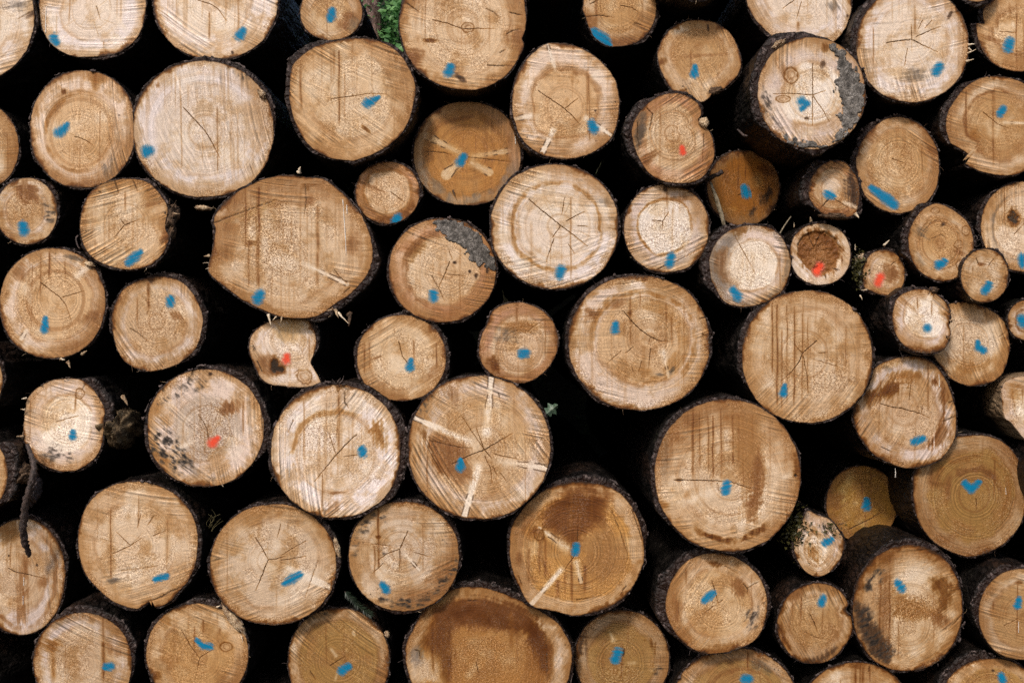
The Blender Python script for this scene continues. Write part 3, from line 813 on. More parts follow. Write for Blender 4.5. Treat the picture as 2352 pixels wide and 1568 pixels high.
# ---- top rows, left to right
bl('a', 'pale log cut by the left frame edge in the top corner, split in its rim', '00', ('e', -217, 77, -110, 190), .02, None, 'pale', (-12, .9),
   feats=[('crack', [(285, 90), (220, 125), (150, 165)], 5), ('st', 270, 120, 60, 22, -30, 'dark', .6)], dots=.2)
bl('b', 'pale squarish log with blue paint by its lower left rim and a white resin drip', '00', ('e', 89, 337, -120, 133, 2.5), .05, (800, 110), 'pale', (2, 1.0),
   feats=[('B', [(478, 345, 50), (500, 375, 36)]), ('ray', 900, 20, 1190, 360, 26, 60, .5, 8), ('crack', [(850, 60), (885, 165)], 3), ('drip', 925, 360, 470, 10, .6),
          ('res', [(405, 60), (400, 160), (402, 240), (404, 295)], 9), ('st', 1180, 380, 60, 30, -30, 'brown', .5)], grain=.1, thicker=[(60, 60, 5)])
bl('c', 'large pale log at the top, blue paint at lower right, touching the log below', '00', ('e', 353, 638, -145, 138, 2.15), .03, (1860, 40), 'pale', (34, 1.0),
   feats=[('B', [(2120, 320, 52), (2150, 270, 30)]), ('crack', [(1740, 0), (1860, 40), (1920, 75), (2000, 190)], 3), ('drip', 1850, 100, 380, 24, .4), ('st', 2055, 475, 12, 20, 0, 'dark', .8)], grain=.1)
bl('d', 'small log between two large ones at the top with a blue mark in its middle', '01', ('e', 690, 832, -36, 93), .04, (660, 140), 'ochre', (40, .6),
   feats=[('B', [(672, 95, 36), (662, 150, 44), (652, 175, 32)]), ('st', 800, 190, 110, 60, -35, 'brown', .65), ('st', 880, 240, 60, 70, -35, 'grey', .5), ('grain', 560, 60, 110, 60, .7)], dots=.9)
bl('e', 'large tan log with a teardrop blue mark right of its centre, diagonal saw lines', '01',
   ('t', '01', [(298, 830), (310, 650), (350, 550), (430, 475), (550, 410), (700, 370), (850, 346), (1000, 348), (1130, 380), (1240, 450), (1330, 560), (1390, 700), (1402, 820), (1378, 950), (1340, 1070), (1280, 1170), (1170, 1275), (1040, 1352), (900, 1405), (790, 1414), (650, 1390), (530, 1330), (430, 1225), (350, 1080), (310, 950)]),
   -.03, (850, 840), 'warm', (38, 1.25, 22, 't'), feats=[('B', [(985, 910, 48), (1080, 858, 20)]), ('crack', [(670, 875), (760, 860), (840, 852), (1000, 825), (1130, 828)], 3),
   ('drip', 735, 440, 1120, 18, .65), ('drip', 400, 560, 1000, 26, .4), ('drip', 690, 430, 700, 30, .3), ('st', 970, 1140, 40, 16, 40, 'damber', .7), ('st', 460, 490, 22, 14, 0, 'amber', .8), ('grain', 760, 1080, 240, 120, .5)], thick=7, thicker=[(180, 100, 7)])
bl('f', 'large top log with dark slits in its right rim and an arc near its pith', '01',
   ('p', [(919, 40), (921, 80), (928, 112), (948, 150), (976, 178), (1020, 200), (1070, 208), (1110, 203), (1148, 184), (1176, 158), (1198, 120), (1204, 100), (1200, 88), (1208, 60), (1205, 10), (1190, -50), (1140, -100), (1060, -115), (990, -90), (940, -40)]),
   0, (1820, 255), 'warm', (8, 1.1), feats=[('B', [(1715, 600, 44), (1700, 640, 50)]), ('crack', [(1560, 180), (1690, 210), (1820, 258), (1960, 252), (2110, 252)], 4),
   ('st', 1530, 365, 60, 18, 5, 'damber', .85), ('st', 1385, 520, 70, 90, 40, 'brown', .75), ('crack', [(2040, 575), (2130, 580), (2260, 578)], 10), ('crack', [(1330, 35), (1440, 110)], 9), ('crack', [(2150, 465), (2200, 435)], 8),
   ('knot', 1868, 245, 50, 42, 'tan'), ('crack', [(2210, 300), (2260, 265), (2340, 255)], 9), ('crack', [(2240, 105), (2350, 130)], 9), ('crack', [(2030, 75), (2100, 105), (2150, 160)], 5), ('st', 1800, 690, 60, 20, 40, 'dark', .7), ('poly', [(2210, 300), (2290, 255), (2352, 270), (2352, 420), (2260, 380)], 'brown', .5), ('grain', 1800, 500, 300, 120, .6)], dots=.6, rim=1.5)
bl('g', 'amber wet log in shade with pale star and blue mark at its centre', '01', ('e', 950, 1196, 234, 471, 2.15), .13, (1850, 1330), 'amber', (88, .5),
   feats=[('B', [(1835, 1380, 34), (1800, 1430, 46)]), ('ray', 1840, 1370, 1510, 1200, 20, 60, .62, 14), ('ray', 1860, 1390, 2230, 1330, 10, 40, .61, 14), ('ray', 1830, 1400, 1680, 1540, 20, 90, .65, 18), ('ray', 1870, 1420, 2060, 1520, 20, 60, .62, 14),
          ('crack', [(1490, 1335), (1640, 1345), (1720, 1365)], 5), ('crack', [(1870, 1385), (2080, 1410), (2250, 1430)], 4), ('band', .80, 1.02, 'rose', .6, -20, 120), ('band', .78, 1.02, 'grey', .5, 90, 120),
          ('band', .72, 1.0, 'umber', .6, -95, 150), ('band', .66, .74, 'brown', .45, -100, 130), ('res', [(2270, 1140), (2285, 1200), (2290, 1275)], 10), ('spl', 1740, 1680, 80, 60, 22, 'torndark')], dots=.7, grain=.2, bright=.95, thicker=[(0, 30, 2)])  # umber and brown upper bands paint the recess shadow on the face
bl('h', 'tan log with five pale branch rays, one ending in a blue mark at lower right', '02',
   ('t', '02', [(310, 388), (450, 385), (560, 410), (700, 488), (820, 590), (900, 700), (938, 830), (945, 950), (922, 1100), (870, 1220), (760, 1312), (620, 1375), (480, 1400), (330, 1380), (230, 1340), (100, 1240), (25, 1090), (0, 960), (10, 800), (50, 660), (130, 530), (220, 440)]),
   0, (465, 960), 'tan', (4, .9), cracks=2, feats=[('B', [(700, 1085, 38), (720, 1140, 46)]), ('ray', 390, 640, 315, 400, 34, 14, .75, 5), ('ray', 700, 710, 790, 590, 40, 16, .6, 6), ('ray', 210, 1010, 5, 1050, 30, 30, .8, 5), ('ray', 385, 1110, 260, 1360, 40, 34, .95, 5), ('ray', 620, 1020, 880, 1200, 44, 26, .95, 6),
          ('crack', [(230, 800), (350, 880), (465, 960), (540, 1030), (600, 1100)], 5), ('crack', [(465, 960), (580, 870)], 3), ('drip', 680, 650, 1260, 12, .5), ('st', 733, 982, 9, 9, 0, 'dark', .9), ('band', .6, .64, 'brown', .35, -20, 360)], dots=1.0)
bl('i', 'log at the top frame edge with a broad blue smear along its lower left rim', '02',
   ('t', '02', [(625, 60), (640, 130), (690, 275), (740, 345), (830, 402), (920, 410), (1040, 395), (1130, 352), (1220, 260), (1262, 150), (1268, 30), (1230, -120), (1130, -230), (950, -270), (780, -230), (670, -120)]),
   .10, (930, 40), 'ochre', (28, 1.0), feats=[('B', [(730, 295, 48), (800, 345, 58), (850, 388, 34)]), ('crack', [(960, 50), (1060, 70), (1130, 120)], 4), ('crack', [(660, 148), (780, 138), (900, 155)], 5), ('crack', [(690, 40), (760, 5)], 6), ('crack', [(1080, 200), (1150, 225)], 6), ('st', 1000, 360, 90, 40, 0, 'brown', .5), ('grain', 850, 40, 180, 90, .7)], dots=.8, thicker=[(30, 60, 4)])
bl('j', 'medium log with blue drop just under its centre and a chipped lower right rim', '02',
   ('t', '02', [(1285, 470), (1310, 380), (1370, 290), (1450, 220), (1560, 180), (1660, 175), (1760, 190), (1860, 240), (1940, 320), (2000, 450), (2015, 560), (1990, 650), (1930, 725), (1870, 780), (1815, 795), (1770, 815), (1740, 860), (1690, 898), (1640, 905), (1590, 870), (1500, 825), (1420, 800), (1360, 710), (1310, 610)]),
   .08, (1650, 400), 'ochre', (64, .9), feats=[('B', [(1615, 590, 26), (1606, 655, 42)]), ('st', 1690, 490, 200, 16, -3, 'brown', .35), ('st', 1730, 250, 9, 34, 0, 'dark', .8), ('st', 1330, 540, 40, 30, 0, 'damber', .7), ('grain', 1700, 620, 220, 150, .5), ('torn', 1790, 800, 70, 34, -20, .012, .0, 'torndark')], dots=.7)
bl('k', 'reddish log with a small red mark beside its pith and a notched right rim', '02',
   ('t', '02', [(1420, 825), (1520, 842), (1610, 890), (1660, 950), (1668, 1010), (1645, 1062), (1700, 1120), (1750, 1170), (1782, 1270), (1785, 1370), (1755, 1460), (1690, 1550), (1590, 1605), (1470, 1616), (1350, 1600), (1220, 1530), (1120, 1390), (1062, 1220), (1060, 1120), (1110, 1010), (1190, 920), (1300, 850)]),
   -.05, (1410, 1170), 'rose', (-30, 1.3), cracks=1, feats=[('R', [(1500, 1300, 26), (1508, 1345, 32)]), ('st', 1130, 1150, 40, 160, 8, 'dgrey', .6), ('crack', [(1190, 960), (1240, 1010), (1225, 1090), (1210, 1150)], 8), ('crack', [(1110, 1080), (1105, 1210), (1130, 1310)], 7), ('crack', [(1690, 1180), (1690, 1300)], 8), ('st', 1180, 1400, 110, 40, -30, 'brown', .75), ('grain', 1500, 1250, 190, 180, .7), ('drip', 1680, 1300, 1480, 14, .5),
   ('torn', 1690, 1085, 44, 40, 20, .014, -.004, 'torn')], ring=1.8, thick=6, thicker=[(190, 70, 14)])
bl('l', 'pale log at the top right, partly hidden behind the mud crusted log below it', '03',
   ('p', [(1715, 0), (1724, 24), (1738, 46), (1762, 72), (1788, 90), (1830, 100), (1880, 106), (1909, 100), (1932, 80), (1948, 52), (1955, 10), (1940, -60), (1890, -120), (1820, -140), (1760, -110), (1722, -50)]),
   .08, (380, -40), 'pale', (60, .8), feats=[('crack', [(330, 0), (225, 75)], 4), ('crack', [(390, 20), (350, 160)], 3), ('drip', 360, 180, 300, 40, .4), ('st', 790, 148, 10, 12, 0, 'dark', .8)], grain=.2, thicker=[(140, 40, 5)])
bl('m', 'pale log whose right third is caked in rough grey mud, blue mark at its centre', '03', ('e', 1740, 1988, 86, 343, 2.05), -.10, (488, 840), 'core', (60, 1.1, 85, 't'), cracks=1,
   feats=[('B', [(390, 895, 46), (440, 915, 30), (390, 960, 30)]), ('mud', [(640, 390), (700, 420), (820, 530), (900, 650), (950, 800), (940, 900), (870, 1100), (740, 1230), (640, 1270), (740, 1130), (720, 1020), (770, 940), (730, 850), (700, 760), (720, 640), (710, 520)]),
          ('mud', [(250, 1210), (330, 1240), (450, 1260), (600, 1270), (620, 1310), (500, 1312), (380, 1300), (280, 1260)]), ('knot', 300, 665, 60, 66, 'sand'), ('knot', 225, 878, 60, 30, 'tan'), ('crack', [(490, 560), (488, 840), (487, 1110)], 4), ('crack', [(140, 832), (300, 828), (488, 840), (600, 800)], 3), ('crack', [(488, 840), (590, 990), (640, 1080)], 3),
          ('st', 600, 420, 30, 40, 0, 'damber', .6), ('st', 580, 565, 22, 30, 0, 'dark', .7), ('mould', [(20, 640), (90, 800), (200, 1150), (60, 1000)], .6), ('st', 436, 1045, 20, 12, 0, 'dark', .7),
          ('torn', 190, 390, 60, 26, -35, .014, .0, 'torn'), ('stub', [(-150, 1120, 8), (-110, 1180, 12), (-90, 1200, 5)], .05, -.05, 'twig')], thick=9, thicker=[(200, 80, 16), (-120, 50, 8)], dots=.5)
bl('n', 'large pale log at top right with fine dark checks and blue oval lower right', '03', ('e', 1967, 2224, -28, 235), -.02, (1362, 350), 'pale', (-7, 1.1, 80, 'b'), cracks=4,
   feats=[('B', [(1600, 590, 44), (1572, 635, 44)]), ('crack', [(1140, 378), (1260, 360), (1362, 350), (1440, 390), (1590, 462)], 5), ('crack', [(1395, 330), (1480, 290), (1615, 235)], 4), ('crack', [(1362, 350), (1360, 220)], 3), ('crack', [(1325, 430), (1298, 580)], 3), ('crack', [(1460, 180), (1420, 260)], 3), ('crack', [(1540, 180), (1480, 250)], 3), ('drip', 1390, 30, 330, 26, .25), ('st', 1700, 130, 14, 44, 25, 'dark', .7), ('st', 1250, 640, 130, 50, 10, 'ochre', .4), ('grain', 1250, 800, 250, 80, .5),
   ('spl', 1850, 400, 0, 50, 24, 'splint'), ('spl', 1845, 475, -15, 75, 22, 'splint'), ('spl', 1835, 545, -12, 60, 26, 'splint'), ('spl', 1855, 430, 40, 40, 16, 'splint')], dots=.25, grain=.15, thick=5, thicker=[(195, 70, 13)])
bl('o', 'log in the upper right corner cut by the frame, chipped upper left rim, blue mark', '03',
   ('t', '03', [(1935, 260), (1935, 200), (2005, 218), (1995, 150), (2000, 80), (2060, 20), (2200, -40), (2400, -50), (2560, 60), (2640, 240), (2600, 430), (2480, 570), (2330, 630), (2200, 615), (2080, 560), (1990, 450), (1950, 350)]),
   .05, (2290, 290), 'warm', (20, .6), feats=[('B', [(2225, 370, 46), (2210, 420, 50)]), ('crack', [(2140, 280), (2290, 290)], 3), ('ray', 2280, 260, 2240, 170, 14, 30, .6, 6), ('drip', 2285, 20, 600, 14, .5), ('drip', 2230, 0, 200, 30, .4), ('grain', 2190, 360, 80, 90, .8), ('band', .55, .62, 'brown', .4, 180, 160)], thick=6, thicker=[(190, 60, 7)])
bl('p', 'log on the right frame edge with a bite out of its lower left rim', '03',
   ('t', '03', [(1655, 1120), (1680, 990), (1750, 870), (1850, 760), (1980, 690), (2120, 670), (2260, 690), (2420, 770), (2530, 900), (2580, 1080), (2560, 1260), (2460, 1430), (2300, 1530), (2140, 1550), (1980, 1520), (1870, 1470), (1800, 1432), (1830, 1405), (1880, 1380), (1810, 1330), (1740, 1290), (1690, 1250)]),
   0, (2120, 1090), 'ochre', (10, .8), feats=[('B', [(2140, 1005, 36), (2170, 960, 36)]), ('crack', [(1990, 990), (2120, 1095), (2210, 1130)], 3), ('drip', 1838, 780, 1240, 16, .7), ('drip', 2080, 780, 1500, 26, .4), ('band', .64, .70, 'brown', .6, -150, 150), ('st', 1900, 1190, 50, 50, 0, 'amber', .6), ('ray', 2150, 1080, 2352, 1085, 14, 18, .7, 6)], thick=6, thicker=[(200, 60, 8)], dots=.4, grain=.3)
bl('q', 'tan log with concentric rings and a wide blue smear fading over its lower left rim', '03',
   ('p', [(1967, 377), (1972, 345), (1985, 315), (2008, 290), (2036, 273), (2065, 268), (2098, 275), (2128, 297), (2150, 335), (2156, 375), (2155, 405), (2145, 440), (2120, 470), (2090, 485), (2062, 490), (2030, 484), (1998, 462), (1978, 430)]),
   .04, (1250, 1420), 'ochre', (35, .9), cracks=2, feats=[('B', [(1000, 1655, 30), (1140, 1760, 52), (1200, 1810, 44)]), ('st', 1010, 1190, 50, 60, 20, 'brown', .6), ('st', 1560, 1330, 60, 40, 20, 'brown', .55), ('crack', [(1190, 1400), (1300, 1440)], 3), ('grain', 1250, 1400, 200, 160, .5)], ring=1.7, thick=6, thicker=[(205, 60, 8)])
# ---- second band
bl('r', 'sliver of a log at the left frame edge beside the log with a blue tick', '00', ('e', -122, 41, 238, 434), .05, None, 'warm', (0, .4), feats=[('st', 100, 1300, 80, 120, 0, 'amber', .4)], dots=.5)
bl('v', 'tan log with a blue tick left of centre and dark stain on its top rim', '00', ('e', 70, 310, 161, 431, 2.12), 0, (690, 1210), 'tan', (80, .9), cracks=3,
   feats=[('B', [(525, 1170, 50), (575, 1130, 40), (595, 1095, 22)]), ('crack', [(660, 1208), (690, 1212), (760, 1240), (820, 1280)], 4), ('st', 560, 808, 20, 22, 0, 'damber', .9), ('poly', [(730, 620), (980, 620), (900, 700), (830, 800), (800, 760)], 'amber', .65), ('drip', 840, 610, 800, 50, .6, 'amber'), ('band', .62, .70, 'amber', .6, 180, 170), ('st', 1050, 1015, 10, 8, 0, 'dark', .9)], ring=1.5, dots=.55)
bl('u', 'very large pale log with one long dark crack and blue mark on its left rim', '00', ('e', 308, 627, 141, 453, 2.08), 0, (1815, 1165), 'pale', (78, .9, 60, 'l'), cracks=3,
   feats=[('B', [(1300, 1335, 56), (1320, 1330, 50)]), ('crack', [(1620, 950), (1720, 1060), (1815, 1165), (1870, 1260), (1935, 1390)], 5), ('drip', 1915, 930, 1540, 10, .5), ('drip', 1890, 560, 700, 40, -.3 if False else .15), ('st', 1450, 1520, 90, 30, 10, 'tan', .6), ('st', 1400, 760, 14, 26, 0, 'brown', .6), ('mould', [(1990, 580), (2090, 600), (2200, 700), (2060, 680)], .7), ('torn', 2310, 830, 44, 26, 50, .012, .0, 'torn'), ('torn', 1790, 1835, 74, 22, 6, .010, .0, 'torn')], grain=.2, dots=.3, thick=6, thicker=[(-45, 70, 5)])
bl('z', 'small reddish brown log with blue paint on its bottom rim', '11', ('e', 816, 964, 371, 514), .05, (1160, 190), 'rose', (22, 1.0), cracks=1,
   feats=[('B', [(1250, 415, 40), (1225, 450, 40)]), ('crack', [(1190, 190), (1260, 240), (1310, 280)], 4), ('grain', 1150, 190, 160, 160, .9), ('band', .7, .82, 'amber', .5, 40, 360), ('poly', [(1020, 430), (1200, 400), (1400, 280), (1420, 320), (1280, 440), (1150, 465)], 'damber', .55)], ring=1.3)
bl('ab', 'large clean pale log in the middle with a star of checks, blue near bottom', '12', ('e', 1128, 1421, 378, 664), -.03, (430, 485), 'pale', (8, 1.1, -18, 'b'), cracks=9,
   feats=[('B', [(432, 870, 46), (418, 915, 46)]), ('crack', [(150, 255), (260, 350), (340, 410), (430, 485), (540, 565), (665, 665)], 5), ('crack', [(430, 485), (385, 550), (355, 590)], 4), ('crack', [(370, 600), (340, 690), (300, 805)], 4), ('crack', [(480, 445), (560, 400), (640, 360)], 4), ('crack', [(465, 240), (440, 390)], 3), ('crack', [(580, 485), (670, 490)], 3), ('crack', [(500, 650), (555, 735)], 3), ('drip', 5, 340, 660, 8, .5), ('band', .68, .74, 'amber', .5, 0, 360)], dots=.4, grain=.1, thick=5)
bl('ac', 'medium log with a pale heart ringed in brown and blue mark near its lower rim', '12', ('e', 1433, 1629, 424, 625, 2.15), 0, (1330, 445), 'core', (-3, 1.2, -22, 'b'), cracks=1,
   feats=[('B', [(1405, 755, 40), (1390, 815, 44)]), ('crack', [(1240, 440), (1330, 445), (1385, 365)], 4), ('crack', [(1330, 445), (1330, 500)], 3), ('crack', [(1280, 870), (1360, 830), (1440, 800), (1660, 690)], 8), ('drip', 1365, 130, 360, 20, .6), ('st', 1350, 150, 20, 34, 0, 'dark', .7), ('band', .60, .66, 'amber', .65, 200, 250), ('band', .0, .58, 'cream', .55, 0, 360), ('grain', 1400, 550, 260, 220, .7), ('st', 1180, 150, 60, 26, -20, 'brown', .5)], dots=.5)
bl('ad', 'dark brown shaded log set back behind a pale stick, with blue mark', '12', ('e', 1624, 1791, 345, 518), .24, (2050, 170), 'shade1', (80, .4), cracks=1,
   feats=[('B', [(2050, 150, 34), (2068, 205, 44)]), ('poly', [(2100, 390), (2230, 200), (2270, 160), (2290, 190), (2180, 300)], 'dark', .8), ('crack', [(2000, 215), (2130, 180)], 5), ('st', 2250, 0, 80, 40, 20, 'damber', .7), ('drip', 1990, -60, 200, 18, .5, 'damber'), ('drip', 2060, -60, 100, 14, .5, 'damber')], bright=.78, rim=1.8)  # lowered bright paints the recess shade into the wood
bl('aa', 'brown log with smooth grey mud covering its upper right and a blue mark below', '11', ('e', 893, 1139, 501, 740), .03, (1690, 880), 'rose', (16, 1.3), cracks=2,
   feats=[('B', [(1565, 1085, 42), (1570, 1120, 44)]), ('mud', [(1530, 455), (1640, 420), (1760, 430), (1880, 490), (2010, 620), (2090, 760), (2110, 860), (1990, 830), (1900, 780), (1830, 690), (1740, 640), (1640, 560)]), ('crack', [(1710, 800), (1670, 900), (1615, 1020)], 5), ('crack', [(1550, 930), (1610, 1030), (1665, 1150)], 4), ('crack', [(1690, 915), (1850, 930)], 3), ('crack', [(1700, 690), (1730, 780)], 3), ('band', .66, .78, 'brown', .55, 200, 140), ('band', .0, .62, 'sand', .5, 0, 360), ('st', 1885, 885, 12, 16, 0, 'dark', .9), ('st', 1940, 930, 14, 22, 0, 'dark', .9), ('st', 2040, 885, 14, 24, 0, 'dark', .8), ('st', 1750, 810, 16, 14, 0, 'dark', .8), ('st', 1400, 700, 60, 120, 40, 'damber', .5)], ring=1.4, dots=.5)
bl('y', 'biggest oval log with brown vertical drips, sawdust speckles and torn lower rim', '10',
   ('p', [(480, 613), (490, 569), (496, 527), (492, 508), (508, 475), (547, 441), (600, 413), (640, 403), (674, 401), (690, 405), (712, 408), (740, 410), (768, 430), (795, 455), (820, 480), (840, 515), (853, 560), (854, 595), (845, 625), (828, 650), (800, 678), (770, 698), (735, 722), (700, 730), (660, 729), (630, 722), (600, 710), (560, 690), (530, 668), (500, 645), (486, 630)]),
   -.03, (2520, 800), 'warm', (3, 1.0, 20, 'b'), cracks=3, feats=[('B', [(2300, 1080, 44), (2275, 1130, 54)]), ('crack', [(1895, 465), (2050, 400), (2352, 290), (2440, 255)], 6), ('poly', [(1895, 470), (2352, 300), (2430, 260), (2352, 340), (2050, 430)], 'olive', .5), ('drip', 2170, 130, 700, 16, .75), ('drip', 2285, 130, 1050, 26, .8), ('drip', 2195, 600, 1050, 16, .6), ('drip', 2140, 200, 330, 14, .6), ('drip', 2070, 230, 330, 10, .5), ('drip', 2800, 300, 1050, 40, .4), ('grain', 2450, 620, 260, 420, 1.0), ('grain', 2200, 480, 120, 260, .9), ('grain', 2770, 330, 90, 130, .8),
   ('st', 2220, 640, 50, 26, 0, 'damber', .6), ('st', 2740, 250, 50, 60, 0, 'brown', .5), ('ray', 2640, 800, 3060, 1000, 20, 30, .75, 8), ('crack', [(2945, 870), (2990, 930), (3060, 990)], 7), ('crack', [(3080, 1030), (3020, 1090)], 6), ('st', 3110, 640, 60, 110, 0, 'brown', .5), ('st', 1950, 360, 60, 60, -30, 'pink', .6),
   ('crack', [(2690, 120), (2700, 260), (2680, 420)], 5), ('poly', [(2680, 140), (2860, 100), (2720, 150)], 'damber', .7), ('res', [(3020, 250), (3030, 400), (3045, 600), (3050, 750)], 8), ('res', [(3055, 300), (3058, 380)], 8),
   ('spl', 2370, 1270, 70, 96, 30, 'splint'), ('spl', 2490, 1285, 95, 64, 18, 'torn'), ('spl', 2440, 1285, 120, 44, 14, 'splint'), ('spl', 2640, 20, -80, 50, 40, 'splint'), ('spl', 1850, 750, 160, 40, 30, 'torn'), ('spl', 1850, 815, 190, 50, 10, 'splint'), ('spl', 1860, 860, 170, 40, 10, 'splint'), ('spl', 2960, 1225, 75, 80, 34, 'torn'), ('spl', 2985, 1250, 50, 150, 22, 'splint'), ('spl', 2940, 1215, 140, 60, 30, 'torn'), ('spl', 3080, 1260, 70, 110, 50, 'torndark')], thick=6, dots=.35, thicker=[(30, 60, 10)], rim=1.4)
bl('s', 'small log at the left edge, brown stained top and blue oval near its bottom', '10', ('e', -8, 131, 409, 561), 0, (200, 350), 'tan', (0, .4), cracks=1,
   feats=[('B', [(200, 480, 44), (210, 530, 48)]), ('poly', [(150, 100), (250, 90), (330, 160), (320, 260), (200, 280), (150, 200)], 'brown', .7), ('st', 60, 590, 60, 50, 30, 'brown', .6), ('grain', 230, 330, 150, 130, .9), ('band', .82, 1, 'cream', .35, 40, 360), ('mould', [(380, 230), (500, 350), (440, 520), (360, 400)], .5)], dots=.5, thick=6, axis=(.03, .03))
bl('t', 'pale log with deep slanting saw grooves, blue smear and torn fibres at right', '10',
   ('p', [(185, 527), (187, 495), (195, 465), (212, 437), (240, 420), (270, 412), (300, 411), (330, 415), (352, 428), (372, 452), (384, 480), (378, 520), (388, 545), (378, 572), (360, 595), (335, 612), (300, 619), (265, 615), (232, 603), (208, 585), (192, 560)]),
   -.03, (1100, 480), 'warm', (-17, 1.9, -36, 'b'), cracks=2, feats=[('B', [(1130, 810, 36), (1190, 760, 46), (1240, 715, 26)]), ('crack', [(1070, 435), (1100, 480), (1230, 428)], 4), ('crack', [(1100, 480), (1050, 540), (1010, 590)], 3), ('crack', [(1015, 95), (1045, 195)], 10), ('crack', [(1170, 85), (1215, 180)], 10), ('crack', [(870, 180), (900, 200)], 8), ('st', 1460, 560, 40, 100, 20, 'brown', .7), ('grain', 1150, 570, 160, 120, .6),
   ('torn', 1490, 400, 60, 110, 12, .030, .030, 'torndark'), ('torn', 1480, 560, 44, 90, 20, .022, .030, 'torndark'), ('spl', 1520, 330, -40, 80, 20, 'torndark'), ('spl', 1540, 380, 10, 60, 16, 'torn'), ('spl', 1500, 300, -80, 50, 16, 'torndark'), ('stub', [(690, 570, 6), (675, 600, 8), (690, 660, 6), (715, 690, 4)], .0, -.01, 'twig')], thick=5, thicker=[(-40, 40, 5)])
bl('zz', 'grey rimmed log with a bright oval heart and blue mark at lower left, notched rim', '12',
   ('p', [(1629, 610), (1632, 585), (1645, 557), (1668, 533), (1700, 520), (1735, 518), (1770, 525), (1795, 545), (1811, 575), (1816, 605), (1810, 640), (1795, 670), (1765, 692), (1735, 702), (1700, 704), (1672, 697), (1655, 682), (1648, 668), (1636, 645)]), -.02, (2160, 830), 'core', (14, 1.4, 28, 'b'), cracks=0,
   feats=[('B', [(1950, 1050, 36), (1990, 1110, 46)]), ('poly', [(1750, 690), (1900, 560), (1990, 580), (1960, 680), (1910, 780), (1880, 880), (1920, 980), (1960, 1050), (1800, 1040), (1740, 900)], 'grey', .6, 40), ('poly', [(1790, 720), (1900, 690), (1890, 780), (1870, 880), (1910, 980), (1850, 960), (1780, 860)], 'brown', .6, 30), ('poly', [(1930, 700), (2000, 640), (2150, 610), (2280, 680), (2320, 800), (2290, 950), (2180, 1030), (2050, 1030), (1940, 950), (1900, 850)], 'cream', .8, 20), ('crack', [(1965, 570), (2010, 660), (2080, 780), (2140, 900)], 3), ('drip', 2540, 650, 900, 14, .5), ('poly', [(1880, 520), (1990, 490), (2060, 520), (1990, 560)], 'damber', .6, 14), ('grain', 2060, 900, 200, 180, .5), ('band', .84, 1.0, 'grey', .4, 60, 300)], ring=.9, dots=.5, thick=6, thicker=[(195, 70, 10)])
bl('ae', 'small shaggy log with blue mark and thick dark bark on both sides', '13', ('p', [(1857, 445), (1862, 415), (1878, 388), (1898, 373), (1916, 368), (1940, 373), (1955, 390), (1968, 410), (1973, 440), (1970, 470), (1962, 492), (1940, 499), (1915, 496), (1890, 490), (1870, 472)]), 0, (640, 170), 'pink' if False else 'rose', (30, 1.2), cracks=2,
   feats=[('B', [(620, 205, 42), (660, 225, 34)]), ('poly', [(800, -10), (870, 60), (895, 200), (880, 320), (820, 330), (800, 200), (790, 100)], 'dark', .8), ('st', 640, 150, 90, 100, 0, 'pale', .6), ('crack', [(640, 240), (560, 330)], 6), ('crack', [(680, 250), (800, 330)], 6), ('poly', [(540, 300), (700, 360), (880, 320), (800, 410), (600, 390)], 'brown', .65), ('ray', 740, 270, 860, 320, 20, 40, .7),
   ('spl', 860, 380, 60, 50, 40, 'splint'), ('torn', 700, 400, 150, 26, 4, .02, .01, 'torndark')], ring=1.8, rim=2.2, thick=7, thicker=[(200, 90, 14), (10, 60, 5)], dots=.6)
bl('af', 'small log with a hollow dark heart inside a pale ring, red paint at its bottom', '13', ('e', 1814, 1954, 513, 654, 2.15), .04, (540, 700), 'rim', (50, .5), cracks=0, rim=.4, ring=.8,
   feats=[('R', [(525, 890, 48), (560, 840, 44)]), ('poly', [(400, 560), (500, 525), (620, 530), (700, 590), (745, 680), (740, 780), (690, 870), (600, 925), (500, 900), (410, 830), (355, 740), (350, 650)], 'umber', .9, 8), ('poly', [(400, 560), (500, 525), (620, 530), (700, 590), (745, 680), (740, 780), (690, 870), (600, 925), (500, 900), (410, 830), (355, 740), (350, 650)], 'drip', .40, 14), ('hollow', [(400, 560), (500, 525), (620, 530), (700, 590), (745, 680), (740, 780), (690, 870), (600, 925), (500, 900), (410, 830), (355, 740), (350, 650)], .012), ('poly', [(480, 530), (620, 535), (700, 600), (740, 700), (720, 800), (640, 700), (560, 600)], 'damber', .5, 40), ('knot', 420, 700, 50, 66, 'brown'), ('crack', [(440, 520), (500, 660), (510, 690)], 5), ('crack', [(560, 560), (510, 680)], 5), ('crack', [(600, 910), (605, 960)], 7), ('grain', 550, 720, 160, 170, .8), ('st', 700, 870, 30, 8, 10, 'dark', .8), ('st', 400, 530, 40, 30, 0, 'tan', .6), ('spl', 470, 450, -110, 40, 30, 'torn'), ('spl', 320, 500, -100, 40, 12, 'splint')], dots=.3, grain=.1)
